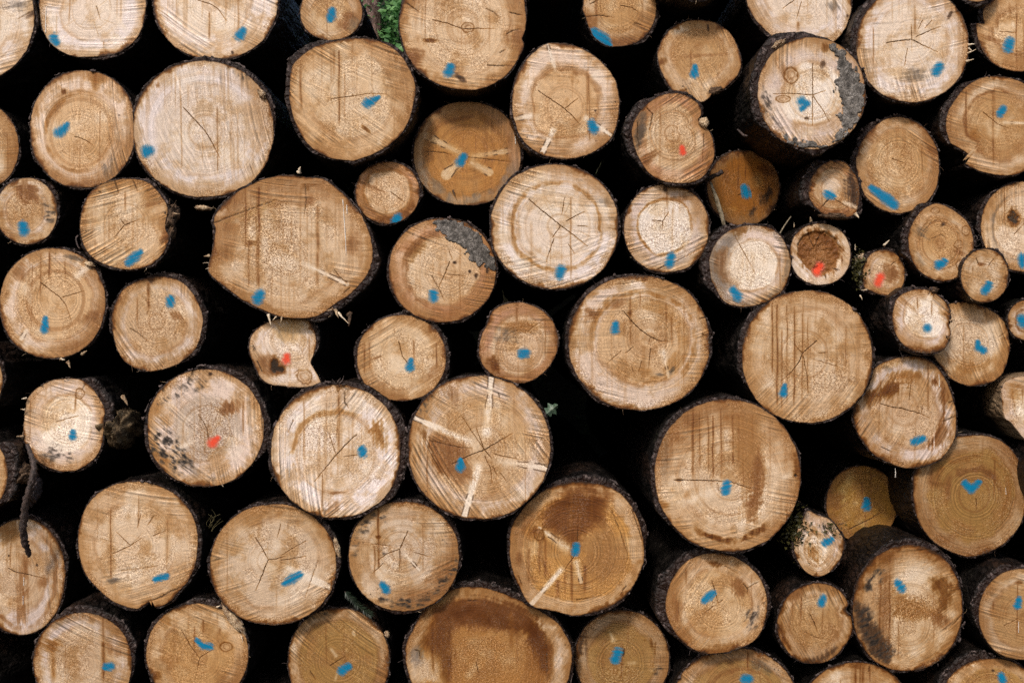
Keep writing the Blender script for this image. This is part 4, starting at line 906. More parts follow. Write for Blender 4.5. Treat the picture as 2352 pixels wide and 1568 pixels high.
bl('ag', 'tiny ragged log with a red mark, mossy on its left side', '13', ('p', [(1981, 640), (1984, 612), (1996, 588), (2012, 577), (2030, 573), (2050, 578), (2066, 592), (2076, 612), (2078, 630), (2074, 652), (2060, 670), (2040, 678), (2020, 676), (2000, 668), (1986, 660)]), .05, (1160, 900), 'tan', (20, .5), cracks=1,
   feats=[('R', [(1085, 935, 42), (1065, 985, 44)]), ('st', 1180, 900, 70, 80, 0, 'brown', .75), ('band', .7, 1.0, 'umber', .6, 0, 360), ('ray', 1130, 880, 1220, 810, 10, 18, .3), ('crack', [(1180, 830), (1225, 800)], 5), ('grain', 1080, 860, 70, 60, .7), ('moss', 890, 880, 60, 150, 220), ('torn', 930, 780, 60, 40, -30, .014, .02, 'torn'), ('spl', 1110, 660, -40, 60, 30, 'splint'), ('spl', 860, 700, -100, 50, 16, 'splint'), ('spl', 930, 760, 180, 70, 14, 'splint'), ('spl', 960, 1050, 170, 60, 14, 'splint'), ('spl', 900, 1100, 60, 44, 14, 'splint')], ring=1.6, thick=5, thicker=[(180, 90, 8)])
bl('ah', 'log with several small round knots on its face and blue mark at lower centre', '13',
   ('t', '13', [(1330, 600), (1335, 540), (1380, 440), (1450, 350), (1520, 305), (1600, 292), (1700, 330), (1800, 400), (1870, 480), (1905, 600), (1905, 720), (1870, 850), (1830, 900), (1740, 950), (1630, 972), (1510, 940), (1410, 860), (1345, 730)]), 0, (1610, 640), 'ochre', (30, .4), cracks=1,
   feats=[('B', [(1600, 830, 44), (1650, 800, 34)]), ('knot', 1838, 530, 36, 44), ('knot', 1770, 650, 36, 36), ('knot', 1795, 828, 38, 40, 'pale'), ('knot', 1570, 350, 36, 26), ('st', 1640, 470, 22, 16, -30, 'dark', .8), ('crack', [(1520, 470), (1590, 430), (1650, 450)], 4), ('crack', [(1540, 600), (1620, 560), (1680, 600)], 4), ('grain', 1680, 720, 160, 120, .7), ('st', 1780, 720, 60, 20, 30, 'brown', .5)], ring=1.9, thick=5, thicker=[(205, 80, 12)], dots=.5)
bl('ai', 'log on the right frame edge with a dark knot hole near its centre', '13', ('e', 2254, 2456, 416, 624), .03, (2340, 490), 'warm', (85, .8), cracks=1,
   feats=[('B', [(2335, 770, 46), (2345, 820, 44)]), ('hole', 2262, 410, 44, 66), ('drip', 2180, 130, 500, 18, .5), ('crack', [(2270, 560), (2352, 470)], 3), ('band', .72, .76, 'dgrey', .35, 180, 180), ('grain', 2200, 540, 130, 160, .6)], dots=.4, thick=5, thicker=[(200, 50, 5)])
bl('aj', 'small round log with blue mark just left of the right frame edge', '13', ('e', 2208, 2315, 572, 694, 2.1), -.03, (2000, 880), 'warm', (14, .9), cracks=2,
   feats=[('B', [(2040, 1010, 40), (2010, 1055, 40)]), ('st', 1970, 830, 34, 22, 0, 'brown', .75), ('crack', [(1930, 770), (1955, 830)], 7), ('crack', [(2080, 780), (2030, 850)], 4), ('mould', [(1820, 900), (1900, 980), (1890, 1080), (1830, 1000)], .8), ('grain', 2000, 900, 90, 90, .5)], dots=.6)
bl('ak', 'small log with frayed right rim and a round blue dot, overlapping its right neighbour', '13', ('p', [(2050, 740), (2052, 705), (2062, 683), (2085, 669), (2110, 664), (2138, 668), (2160, 682), (2176, 700), (2183, 725), (2180, 745), (2184, 765), (2176, 790), (2160, 806), (2125, 811), (2095, 805), (2070, 788), (2055, 765)]), -.04, (1480, 1260), 'core', (40, .9), cracks=2,
   feats=[('B', [(1498, 1388, 42), (1500, 1390, 40)]), ('ray', 1480, 1210, 1550, 1060, 30, 44, .8), ('drip', 1415, 1100, 1260, 14, .6), ('drip', 1540, 1150, 1300, 14, .5), ('st', 1370, 1300, 60, 60, 40, 'cream', .6), ('ray', 1560, 1340, 1690, 1330, 20, 40, .6), ('grain', 1500, 1280, 120, 90, .6), ('torn', 1560, 1050, 40, 26, 0, .012, .006, 'torndark'), ('spl', 1690, 1320, 10, 34, 20, 'torn'), ('spl', 1660, 1460, 20, 50, 18, 'torndark')], ring=1.3, dots=.6, thick=5, thicker=[(200, 80, 8)], rim=1.4)
bl('al', 'lumpy pear shaped log with blue tick, tucked behind a smaller log', '23',
   ('p', [(2182, 697), (2221, 694), (2260, 703), (2295, 725), (2312, 750), (2319, 790), (2316, 820), (2303, 855), (2285, 873), (2260, 882), (2226, 885), (2200, 878), (2180, 865), (2165, 845), (2148, 822), (2138, 806), (2142, 770), (2160, 720)]), .06, (1860, 20), 'warm', (70, .8), cracks=1,
   feats=[('B', [(1945, 5, 24), (1945, 55, 36), (1995, 75, 36)]), ('poly', [(1750, 220), (1860, 190), (2000, 200), (2060, 170), (2000, 240), (1900, 260), (1880, 300), (1870, 260), (1760, 270)], 'amber', .55), ('grain', 1880, 0, 200, 150, .7), ('mould', [(1540, 100), (1640, 200), (1760, 360), (1660, 280)], .9), ('crack', [(2130, -40), (2200, -90)], 3)], dots=.6, ring=1.5, rim=1.3)
bl('am', 'small ringed log half out of the right frame edge with blue centre', '13', ('e', 2314, 2410, 688, 782), .05, (2362, 1330), 'grey', (10, .4), feats=[('B', [(2330, 1310, 46), (2335, 1335, 46)]), ('band', .5, .62, 'brown', .7, 0, 360)], ring=1.6, dots=.5)
# ---- middle band
bl('w', 'large log near the left edge with a tall narrow blue mark and brown streaks', '10', ('e', 0, 241, 570, 822, 2.1), 0, (520, 1110), 'tan', (40, .6), cracks=3,
   feats=[('B', [(405, 1300, 24), (395, 1400, 40)]), ('crack', [(360, 990), (440, 1050), (520, 1110), (580, 1185), (625, 1310)], 4), ('crack', [(550, 1115), (640, 1090), (740, 1060)], 3), ('drip', 355, 710, 1130, 20, .6), ('drip', 430, 690, 980, 22, .7), ('drip', 570, 780, 1000, 14, .4), ('ray', 640, 960, 800, 820, 40, 50, .75, 14), ('ray', 250, 1000, 270, 1240, 30, 40, .5, 10), ('ray', 250, 1390, 195, 1480, 24, 30, .7), ('st', 180, 900, 50, 80, 20, 'brown', .5), ('st', 800, 1290, 90, 50, -30, 'brown', .55), ('st', 660, 770, 90, 20, 15, 'dgrey', .5), ('grain', 220, 1250, 150, 180, .7), ('torn', 790, 825, 40, 22, 20, .008, -.002, 'torn'), ('spl', 540, 1655, 30, 50, 24, 'splint'), ('spl', 600, 1680, 50, 70, 34, 'torn'), ('spl', 730, 1620, -30, 60, 36, 'torn')], ring=1.8, dots=.5, thick=5, thicker=[(-60, 50, 4)])
bl('x', 'round log left of the biggest one, bark wrapped right side, blue dot high right', '10',
   ('p', [(257, 745), (260, 712), (272, 682), (290, 660), (318, 645), (345, 637), (372, 635), (405, 642), (435, 662), (455, 695), (465, 730), (462, 760), (452, 795), (425, 825), (390, 843), (350, 852), (315, 846), (285, 828), (266, 795)]), .02, (1380, 1330), 'tan', (55, .9, 85, 'r'), cracks=2,
   feats=[('B', [(1505, 1130, 38), (1503, 1170, 42)]), ('drip', 1310, 970, 1250, 40, .55), ('crack', [(1150, 1390), (1230, 1440), (1300, 1500)], 5), ('grain', 1400, 1350, 240, 170, .8), ('st', 1560, 1280, 60, 40, 30, 'brown', .6), ('st', 1330, 960, 30, 30, 0, 'dark', .6), ('ray', 1680, 1150, 1690, 1320, 20, 20, .4), ('stub', [(1280, 915, 5), (1300, 895, 8), (1340, 920, 10), (1355, 940, 6)], .0, .01, 'twig')], ring=1.5, thick=7, thicker=[(-30, 90, 8)], dots=.35)
bl('an', 'large log with blue mark at upper left, curved crack and a pale knot below right', '12', ('e', 1306, 1630, 633, 941, 2.12), -.03, (1220, 1465), 'tan', (-8, .9, 12, 'b'), cracks=5,
   feats=[('B', [(915, 1350, 32), (906, 1400, 42)]), ('crack', [(985, 1240), (1050, 1320), (1130, 1400), (1220, 1465), (1300, 1500), (1390, 1505)], 6), ('crack', [(1220, 1465), (1205, 1530)], 3), ('crack', [(1225, 1560), (1205, 1740)], 4), ('crack', [(1070, 1555), (1000, 1610)], 4), ('crack', [(960, 1590), (840, 1700)], 3), ('crack', [(1145, 1680), (1120, 1770)], 3), ('crack', [(1060, 1740), (1075, 1785)], 4), ('st', 1370, 1660, 60, 80, 0, 'tan', .7), ('ray', 1330, 1560, 1380, 1820, 30, 16, .7, 12), ('ray', 1280, 1590, 1380, 1600, 30, 40, .5, 14), ('st', 1415, 1760, 18, 44, 25, 'dgrey', .7), ('st', 1310, 1800, 40, 12, 0, 'dgrey', .5),
   ('poly', [(660, 1230), (780, 1250), (730, 1330), (700, 1310)], 'brown', .7), ('drip', 1040, 1090, 1560, 18, .5), ('drip', 990, 1300, 1500, 16, .5), ('drip', 1360, 1150, 1560, 22, .45), ('drip', 1410, 1280, 1560, 22, .45), ('drip', 1130, 1080, 1250, 16, .5), ('st', 1040, 1260, 20, 26, 0, 'damber', .8), ('st', 940, 1160, 90, 40, -25, 'brown', .5), ('band', .70, .78, 'amber', .6, -60, 200), ('band', .45, .66, 'amber', .35, 0, 200), ('grain', 1450, 1350, 180, 160, .6), ('crack', [(1660, 1305), (1720, 1290)], 9), ('crack', [(1680, 1440), (1720, 1455)], 9)], ring=1.6, dots=.5, thick=6, rim=1.3, thicker=[(200, 80, 3)])
bl('ao', 'large log with long dark vertical drips and a thin blue drop at lower left', '23', ('e', 1704, 2004, 667, 970, 2.08), -.02, (398, 105), 'warm', (6, .8, -55, 'b'), cracks=5,
   feats=[('B', [(240, 390, 22), (226, 455, 40)]), ('crack', [(525, -5), (460, 50), (398, 105), (370, 180), (300, 270), (210, 350)], 6), ('crack', [(398, 105), (330, 30)], 3), ('crack', [(540, 170), (640, 200), (740, 230)], 3), ('crack', [(405, 130), (440, 300), (447, 470)], 3), ('crack', [(540, 100), (620, 98)], 3), ('drip', 175, -340, 590, 20, .9), ('drip', 132, -360, 300, 18, .7), ('drip', 325, -320, 590, 16, .75), ('drip', 262, -340, 560, 12, .5), ('drip', 395, -260, 560, 12, .5), ('drip', 445, -230, 480, 12, .4), ('drip', 780, -150, 320, 10, .5), ('ray', 150, 350, 0, 440, 16, 26, .5, 8), ('grain', 620, 350, 260, 130, .8), ('st', 200, -420, 120, 40, -20, 'brown', .5)], ring=1.1, dots=.3, thick=5, thicker=[(195, 60, 8)])
bl('ap', 'small light brown log in the middle with dark wet heart and a blue dot', '22',
   ('p', [(1100, 795), (1106, 770), (1118, 745), (1130, 718), (1150, 702), (1180, 694), (1210, 696), (1238, 708), (1262, 728), (1278, 755), (1283, 785), (1276, 815), (1258, 845), (1232, 868), (1200, 880), (1165, 876), (1135, 862), (1112, 842), (1102, 820)]), 0, (90, 100), 'rose', (5, .9), cracks=1,
   feats=[('B', [(85, 108, 44), (120, 100, 44)]), ('st', 90, -130, 160, 50, 0, 'amber', .6), ('poly', [(-200, 160), (-160, 140), (-120, 200), (-110, 280), (-180, 250)], 'damber', .9), ('ray', 100, -50, 290, -200, 8, 10, .35), ('crack', [(140, -90), (290, -200)], 3), ('drip', 45, -360, -140, 30, .5), ('drip', 290, -100, 160, 14, .4), ('st', 170, -350, 30, 14, 20, 'dark', .7), ('grain', 60, 100, 170, 100, .6)], ring=1.5, dots=.5)
bl('aq', 'knotty log with a dark hole and a red mark, flared lower right corner', '21',
   ('p', [(572, 800), (575, 775), (590, 755), (610, 742), (640, 732), (680, 730), (710, 737), (722, 760), (726, 790), (720, 815), (714, 832), (720, 850), (738, 872), (730, 884), (692, 889), (650, 886), (620, 882), (600, 868), (585, 840), (576, 820)]), .03, (300, -60), 'pale', (50, .5), cracks=1,
   feats=[('R', [(268, 165, 44), (275, 130, 34)]), ('hole', 165, 212, 40, 66), ('hole', 212, 242, 44, 36), ('crack', [(10, 170), (40, 240), (75, 285)], 12), ('poly', [(10, 160), (100, 110), (240, 180), (240, 270), (130, 290), (60, 260)], 'brown', .55, 30), ('knot', 430, 310, 70, 60, 'tan'), ('st', 230, 340, 120, 30, 0, 'pale', .7), ('st', 440, 200, 120, 90, 20, 'sand', .6), ('st', 70, 70, 50, 50, 0, 'pale', .5), ('st', 300, -100, 130, 110, 0, 'gold', .5), ('crack', [(340, 280), (385, 240)], 3), ('spl', -20, 40, 190, 30, 20, 'torn')], ring=1.6, dots=.2, thick=5, thicker=[(0, 60, 6)])
bl('ar', 'log with wet right bark and a drop shaped blue mark beside a fine crack', '21', ('e', 820, 1024, 723, 920, 2.12), .02, (1290, 120), 'warm', (-32, 1.5), cracks=2,
   feats=[('B', [(1368, 165, 24), (1355, 225, 44)]), ('crack', [(1260, 0), (1290, 130), (1340, 190), (1390, 240)], 4), ('drip', 960, 0, 320, 16, .6), ('drip', 1005, 0, 280, 14, .5), ('drip', 1590, 0, 260, 16, .6), ('drip', 940, 0, 130, 16, .4), ('crack', [(1060, 290), (1140, 350), (1230, 420)], 3), ('ray', 1340, 220, 1180, 310, 8, 16, .4), ('grain', 1380, 270, 150, 60, .6), ('st', 1060, 145, 40, 10, -20, 'brown', .6)], dots=.35, thick=7, thicker=[(-25, 90, 6)], rim=1.2)
bl('as', 'pale log near the left edge with a broken stub at its right side, blue dot', '20',
   ('t', '20', [(205, 780), (215, 620), (245, 490), (350, 390), (480, 335), (620, 325), (730, 350), (810, 420), (880, 510), (922, 600), (918, 720), (905, 870), (870, 980), (780, 1080), (680, 1130), (560, 1140), (440, 1110), (330, 1040), (245, 930), (208, 850)]), .02, (600, 690), 'core', (14, 1.2), cracks=1,
   feats=[('B', [(645, 800, 28), (645, 840, 36)]), ('crack', [(490, 710), (590, 680), (690, 655)], 3), ('knot', 700, 460, 34, 44, 'sand'), ('crack', [(750, 370), (715, 430)], 5), ('drip', 265, 500, 900, 10, .4), ('poly', [(250, 940), (420, 1040), (520, 1130), (400, 1100), (290, 1010)], 'brown', .4), ('mould', [(330, 1000), (480, 900), (700, 980), (640, 1060), (450, 1060)], .5),
   ('torn', 965, 790, 125, 180, 6, .16, .14, 'stub', 'broken_stub'), ('spl', 1085, 480, 55, 100, 46, 'torn'), ('spl', 240, 500, 180, 30, 24, 'splint'), ('spl', 230, 600, 190, 30, 20, 'splint'), ('spl', 210, 830, 170, 50, 24, 'torn')], ring=1.5, dots=.6, thick=6, thicker=[(-30, 60, 16)], bare=[(185, 40)])
bl('at', 'greyish mouldy log with a red mark and a thick dark bark ring at upper right', '20', ('e', 335, 607, 849, 1116), 0, (1830, 780), 'grey', (36, 1.2, 85, 'r'), cracks=1,
   feats=[('R', [(1880, 890, 52), (1920, 850, 30)]), ('crack', [(1750, 650), (1800, 720), (1830, 780), (1840, 860), (1860, 950)], 4), ('mould', [(1300, 800), (1450, 760), (1600, 900), (1700, 1100), (1560, 1180), (1400, 1060), (1310, 930)], 1.0), ('mould', [(1700, 300), (1850, 330), (1750, 450), (1580, 480), (1400, 560), (1560, 380)], .6), ('mould', [(1870, 1180), (1930, 1180), (1900, 1250), (1860, 1240)], 1.0), ('ray', 1740, 860, 1480, 1000, 30, 16, .6, 8), ('poly', [(1960, 520), (2080, 520), (2110, 620), (1980, 660), (1940, 620)], 'brown', .75, 14), ('grain', 1880, 750, 260, 260, .9), ('st', 1850, 285, 16, 16, 0, 'dark', .8), ('drip', 1810, 780, 1030, 12, .4), ('spl', 1950, 1255, 25, 40, 8, 'splint')], dots=.5, thick=6, thicker=[(-35, 100, 11), (180, 60, 3)])
bl('au', 'large pale log with a dark bark band at right, blue dot and diagonal crack', '21', ('e', 624, 921, 884, 1188, 2.08), -.03, (700, 1010), 'pale', (-44, 1.2, 88, 'l'), cracks=2,
   feats=[('B', [(935, 950, 42), (940, 985, 42)]), ('crack', [(885, 820), (800, 900), (700, 1010), (610, 1120), (520, 1230)], 5), ('crack', [(645, 810), (690, 950), (715, 1020)], 3), ('poly', [(1010, 720), (1100, 700), (1120, 800), (1160, 900), (1130, 970), (1050, 850), (1000, 800)], 'amber', .75, 24), ('drip', 730, 420, 1000, 16, .65), ('drip', 715, 680, 900, 14, .5), ('drip', 588, 1150, 1540, 10, .6), ('crack', [(780, 455), (780, 540), (815, 585)], 7), ('st', 720, 405, 26, 34, 0, 'damber', .7), ('st', 720, 1330, 60, 12, -5, 'brown', .5), ('crack', [(330, 690), (285, 800)], 4), ('grain', 560, 800, 200, 260, .8), ('grain', 960, 1150, 240, 160, .5), ('band', .62, .70, 'amber', .5, -130, 110), ('crack', [(780, 1015), (900, 1000)], 3), ('res', [(294, 960), (296, 1080), (298, 1195)], 5),
   ('spl', 720, 370, -70, 60, 20, 'flake'), ('spl', 740, 370, -40, 80, 14, 'flake'), ('spl', 760, 380, -15, 80, 14, 'flake'), ('spl', 700, 375, -100, 50, 14, 'flake')], dots=.3, grain=.3, thick=6, thicker=[(-15, 110, 11), (-120, 40, 3)])
bl('av', 'large log split by three white branch spokes meeting near its centre, blue drop left', '21', ('e', 937, 1264, 862, 1191, 2.06), -.05, (2015, 955), 'tan', (58, 1.3, 20, 't'), cracks=9,
   feats=[('B', [(1805, 1045, 24), (1802, 1105, 44)]), ('ray', 1930, 910, 1375, 665, 30, 40, 1.0, 10), ('ray', 2030, 890, 2075, 310, 60, 44, 1.0, 12), ('ray', 1980, 1040, 1840, 1530, 50, 46, 1.0, 12), ('ray', 2080, 1040, 2600, 1120, 20, 60, .75, 24), ('ray', 2500, 1070, 2630, 1180, 16, 30, .9, 3), ('crack', [(2490, 1070), (2620, 1120), (2640, 1170)], 7),
          ('poly', [(1480, 820), (1700, 850), (1880, 950), (1850, 1050), (1900, 1200), (1800, 1250), (1600, 1150), (1500, 950)], 'brown', .6, 40), ('poly', [(1460, 780), (1510, 800), (1560, 1000), (1700, 1200), (1620, 1150), (1500, 950)], 'damber', .5, 20), ('crack', [(1525, 875), (1640, 900), (1800, 935), (1900, 940)], 4), ('crack', [(1730, 1080), (1880, 1005), (2015, 955), (2140, 880), (2260, 810)], 6), ('crack', [(2015, 955), (1940, 760)], 4), ('crack', [(2015, 955), (1880, 760), (1800, 640)], 3), ('crack', [(2015, 955), (2080, 1030)], 4), ('crack', [(2020, 1010), (2070, 1120), (2080, 1240)], 3), ('crack', [(2090, 1100), (2130, 1180)], 3), ('crack', [(2100, 990), (2200, 1015), (2352, 1040)], 3), ('crack', [(2150, 1150), (2210, 1230)], 3),
          ('drip', 1510, 900, 1450, 16, .5), ('drip', 1725, 420, 600, 14, .5), ('st', 2130, 560, 30, 90, -10, 'cream', .5), ('crack', [(2140, 460), (2150, 500)], 8), ('mould', [(1400, 640), (1480, 520), (1620, 440), (1500, 620)], .6), ('grain', 2500, 900, 180, 160, .7), ('band', .3, .8, 'ochre', .4, -70, 120), ('st', 2560, 1300, 120, 100, 0, 'cream', .5)], ring=1.5, dots=.45, thick=5.5)
bl('aw', 'large right hand log with many dark vertical drips, horizontal crack into blue mark', '22', ('e', 1505, 1838, 917, 1263), -.05, (1930, 1235), 'warm', (-14, .9, 20, 'r'), cracks=4,
   feats=[('B', [(1895, 1255, 38), (1880, 1315, 44)]), ('crack', [(1430, 1222), (1560, 1222), (1800, 1228), (1870, 1232)], 7), ('st', 1475, 1222, 26, 12, 0, 'damber', .8), ('crack', [(1930, 1235), (2010, 1265), (2110, 1300)], 4), ('crack', [(1810, 1250), (1820, 1300), (1860, 1340)], 4), ('drip', 1600, 580, 1200, 16, .8), ('drip', 1655, 600, 1150, 14, .65), ('drip', 1735, 640, 1180, 14, .7), ('drip', 1775, 640, 1220, 20, .7), ('drip', 1850, 580, 1220, 14, .65), ('drip', 1950, 650, 1100, 22, .8), ('drip', 2000, 640, 1100, 24, .8), ('drip', 2040, 640, 1300, 16, .8), ('drip', 2120, 640, 1000, 30, .7), ('drip', 2170, 900, 1250, 30, .5),
          ('poly', [(1950, 900), (2080, 880), (2180, 1050), (2150, 1300), (2050, 1450), (2000, 1550), (2120, 1560), (2200, 1350), (2230, 1150), (2150, 900)], 'umber', .95, 40), ('poly', [(1950, 640), (2180, 640), (2170, 900), (2150, 1250), (2080, 1350), (2020, 1200), (1960, 950)], 'umber', .8, 50), ('poly', [(2140, 1050), (2200, 1000), (2200, 1400), (2100, 1560), (2040, 1500), (2120, 1300)], 'brown', .7, 30), ('ray', 1900, 1270, 1380, 1480, 20, 60, .6, 26), ('ray', 2520, 1175, 2600, 1160, 20, 34, .9, 3), ('hole', 2500, 1178, 14, 12), ('ray', 2500, 1178, 2350, 1200, 16, 40, .5, 10), ('poly', [(2500, 1000), (2560, 1000), (2590, 1180), (2570, 1500), (2520, 1450), (2520, 1200)], 'damber', .85, 26), ('poly', [(2560, 860), (2640, 950), (2700, 1100), (2690, 1250), (2640, 1400), (2620, 1180)], 'grey', .6, 30), ('band', .80, .88, 'damber', .9, 88, 60), ('ray', 2050, 1420, 2000, 1730, 60, 50, .6, 20), ('st', 1330, 1430, 60, 40, 40, 'amber', .6), ('st', 1350, 1000, 40, 220, 0, 'grey', .3), ('grain', 2250, 1100, 100, 300, .3), ('crack', [(2590, 1010), (2560, 1040)], 10)], ring=1.2, dots=.5, thick=6, thicker=[(190, 70, 9), (-110, 50, 5)])
bl('ay', 'brown stained log at right with long jagged crack and blue dash at lower right', '23',
   ('p', [(1962, 955), (1964, 925), (1975, 895), (2000, 855), (2025, 835), (2060, 822), (2099, 819), (2130, 827), (2155, 850), (2175, 885), (2190, 930), (2194, 970), (2190, 1010), (2170, 1045), (2140, 1065), (2105, 1075), (2075, 1074), (2040, 1062), (2010, 1045), (1985, 1015), (1968, 985)]), .03, (1280, 590), 'tan', (-62, .9), cracks=3,
   feats=[('B', [(1380, 885, 34), (1430, 865, 36), (1465, 855, 30)]), ('crack', [(1090, 550), (1200, 580), (1280, 590), (1400, 625), (1450, 640), (1510, 670)], 5), ('crack', [(1455, 560), (1448, 630)], 4), ('poly', [(940, 480), (1060, 420), (1180, 360), (1280, 380), (1230, 440), (1100, 500), (980, 560)], 'damber', .8, 24), ('poly', [(1150, 300), (1300, 260), (1450, 280), (1400, 340), (1250, 350)], 'amber', .65, 24), ('drip', 1500, 170, 620, 14, .7), ('poly', [(1520, 350), (1620, 420), (1640, 560), (1600, 720), (1520, 900), (1500, 930), (1560, 900), (1650, 640), (1650, 420), (1560, 300)], 'drip', .95, 14), ('poly', [(1540, 860), (1650, 700), (1700, 800), (1620, 900), (1540, 940)], 'brown', .6, 16), ('crack', [(1640, 700), (1750, 650)], 9), ('crack', [(1680, 540), (1730, 515)], 8), ('crack', [(1100, 930), (1190, 975)], 6), ('drip', 1185, 980, 1110, 16, .7), ('st', 1180, 200, 120, 30, -10, 'olive', .4), ('crack', [(1340, 520), (1355, 330)], 3), ('mould', [(1140, 180), (1220, 230), (1200, 270), (1050, 250)], .5), ('res', [(1590, 290), (1595, 350), (1595, 400)], 8), ('res', [(1222, 1120), (1226, 1160), (1224, 1200)], 8),
   ('stub', [(1225, 20, 4), (1240, 80, 5), (1262, 150, 3)], -.01, -.02, 'twig')], ring=1.1, dots=.4, rim=1.3)
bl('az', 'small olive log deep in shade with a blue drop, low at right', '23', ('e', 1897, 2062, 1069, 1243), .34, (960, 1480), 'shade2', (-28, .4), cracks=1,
   feats=[('B', [(965, 1400, 30), (962, 1450, 44)]), ('drip', 1005, 1110, 1380, 10, .6), ('crack', [(810, 1650), (960, 1580), (1120, 1490)], 6), ('drip', 950, 1500, 1660, 20, .5), ('grain', 950, 1500, 120, 100, .4)], bright=.82, dots=.5)  # wood darkened by bright to carry the deep shade
bl('ba', 'large ringed log on the right edge with a blue chevron mark', '23',
   ('p', [(2096, 1130), (2100, 1085), (2120, 1045), (2160, 1015), (2200, 1002), (2245, 999), (2290, 1008), (2325, 1035), (2350, 1075), (2362, 1120), (2358, 1165), (2345, 1205), (2318, 1240), (2280, 1265), (2235, 1278), (2195, 1270), (2155, 1250), (2120, 1215), (2103, 1175)]), .08, (1925, 1360), 'olive', (10, .3), cracks=1,
   feats=[('B', [(1825, 1245, 30), (1885, 1300, 40), (1950, 1240, 28)]), ('crack', [(1930, 1380), (1936, 1480)], 4), ('band', .42, .52, 'brown', .5, -90, 160), ('band', .62, .70, 'amber', .5, -60, 160), ('poly', [(1990, 1120), (2080, 1170), (2090, 1200), (2010, 1150)], 'brown', .6), ('st', 1560, 1180, 60, 100, 20, 'brown', .3), ('res', [(2190, 1290), (2195, 1350)], 5)], ring=2.2, dots=.4, grain=.4, bright=.86)
bl('bb', 'barkless squared log end on the right frame edge, bleached wood', '23', ('p', [(2300, 905), (2303, 882), (2320, 870), (2352, 862), (2395, 858), (2415, 900), (2412, 960), (2390, 1005), (2360, 1012), (2338, 990), (2322, 970), (2306, 955)]), .06, None, 'core', (10, .9), cracks=0,
   feats=[('st', 2260, 440, 70, 80, 0, 'amber', .5), ('grain', 2280, 600, 80, 120, .7)], thick=1.5, bare=[(180, 250)], rim=.5, dots=.2)
bl('bc', 'bark edged sliver of a log at the left frame edge', '20', ('e', -126, 6, 795, 945), .0, None, 'tan', (0, .5), thick=8)
bl('bd', 'log at the left frame edge shaggy with peeling bark', '20', ('e', -128, 19, 1000, 1176), -.05, None, 'warm', (0, .5), feats=[('torn', 170, 1180, 90, 90, 60, .06, .06, 'torndark', 'torn_bark'), ('torn', 250, 1330, 40, 110, 8, .05, .05, 'flake', 'torn_bark')], thick=12, thicker=[(0, 80, 18)])
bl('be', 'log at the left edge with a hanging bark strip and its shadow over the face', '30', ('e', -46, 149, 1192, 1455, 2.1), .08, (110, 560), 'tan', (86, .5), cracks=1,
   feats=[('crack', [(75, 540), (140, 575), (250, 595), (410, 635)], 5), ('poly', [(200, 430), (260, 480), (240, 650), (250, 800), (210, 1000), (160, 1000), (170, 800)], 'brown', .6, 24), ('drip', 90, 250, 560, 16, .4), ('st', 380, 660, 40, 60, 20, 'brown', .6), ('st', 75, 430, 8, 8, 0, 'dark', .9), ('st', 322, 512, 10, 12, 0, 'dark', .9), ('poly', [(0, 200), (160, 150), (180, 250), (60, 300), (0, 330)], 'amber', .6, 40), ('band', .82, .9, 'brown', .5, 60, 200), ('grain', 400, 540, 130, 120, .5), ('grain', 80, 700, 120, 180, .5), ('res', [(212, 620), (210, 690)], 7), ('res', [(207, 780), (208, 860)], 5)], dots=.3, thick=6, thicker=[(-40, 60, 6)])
# ---- lower band
bl('bf', 'large log low at left with a broken lower rim and a flat blue dash', '30',
   ('p', [(181, 1240), (184, 1205), (198, 1165), (225, 1132), (262, 1112), (305, 1105), (350, 1110), (395, 1130), (428, 1163), (448, 1205), (453, 1250), (448, 1295), (432, 1330), (410, 1358), (385, 1384), (352, 1395), (348, 1380), (320, 1396), (300, 1394), (260, 1378), (225, 1348), (200, 1318), (186, 1282)]), -.02, (1150, 340), 'warm', (9, .9, -16, 'b'), cracks=5,
   feats=[('B', [(1370, 640, 28), (1420, 620, 32), (1470, 608, 30)]), ('crack', [(1000, 410), (1150, 340), (1250, 275)], 3), ('crack', [(1150, 340), (1030, 220)], 3), ('crack', [(1350, 255), (1460, 212)], 3), ('crack', [(1240, 70), (1210, 185)], 3), ('crack', [(1360, 70), (1300, 160)], 3), ('drip', 980, 0, 650, 16, .65), ('drip', 1470, 100, 560, 14, .5), ('crack', [(1600, 705), (1500, 745), (1400, 800), (1330, 830)], 9), ('crack', [(1080, 560), (1200, 545), (1380, 520)], 3), ('crack', [(1340, 650), (1460, 610)], 5), ('st', 1010, 640, 50, 26, 0, 'dgrey', .5), ('grain', 1150, 500, 200, 120, .4)], dots=.3, thick=5, thicker=[(0, 40, 4)])
bl('bg', 'log low left of centre with one straight white spoke and a slanted blue dash', '31', ('e', 484, 773, 1157, 1435), 0, (110, 465), 'warm', (-24, 1.1, 8, 't'), cracks=9,
   feats=[('B', [(250, 675, 28), (320, 635, 44), (380, 600, 36)]), ('ray', 220, 520, 690, 730, 40, 42, 1.0, 20), ('ray', 150, 420, 200, 250, 50, 60, .55, 30), ('ray', 110, 490, 160, 620, 40, 60, .45, 30), ('ray', 50, 470, -100, 450, 20, 60, .4, 20), ('crack', [(0, 270), (60, 370), (110, 465)], 5), ('crack', [(110, 465), (180, 458), (255, 438)], 4), ('crack', [(220, 470), (330, 455), (440, 435)], 4), ('crack', [(110, 465), (80, 530), (40, 640), (0, 730)], 5), ('crack', [(440, 300), (320, 365), (220, 430)], 3), ('crack', [(220, 150), (190, 265)], 3), ('drip', 280, 120, 240, 12, .3), ('crack', [(545, 470), (500, 600), (430, 800)], 3), ('st', 580, 150, 26, 40, 40, 'brown', .4), ('torn', 715, 360, 20, 90, -14, .010, .004, 'torn')], dots=.35, thick=6, thicker=[(-20, 60, 4)], ring=1.1)
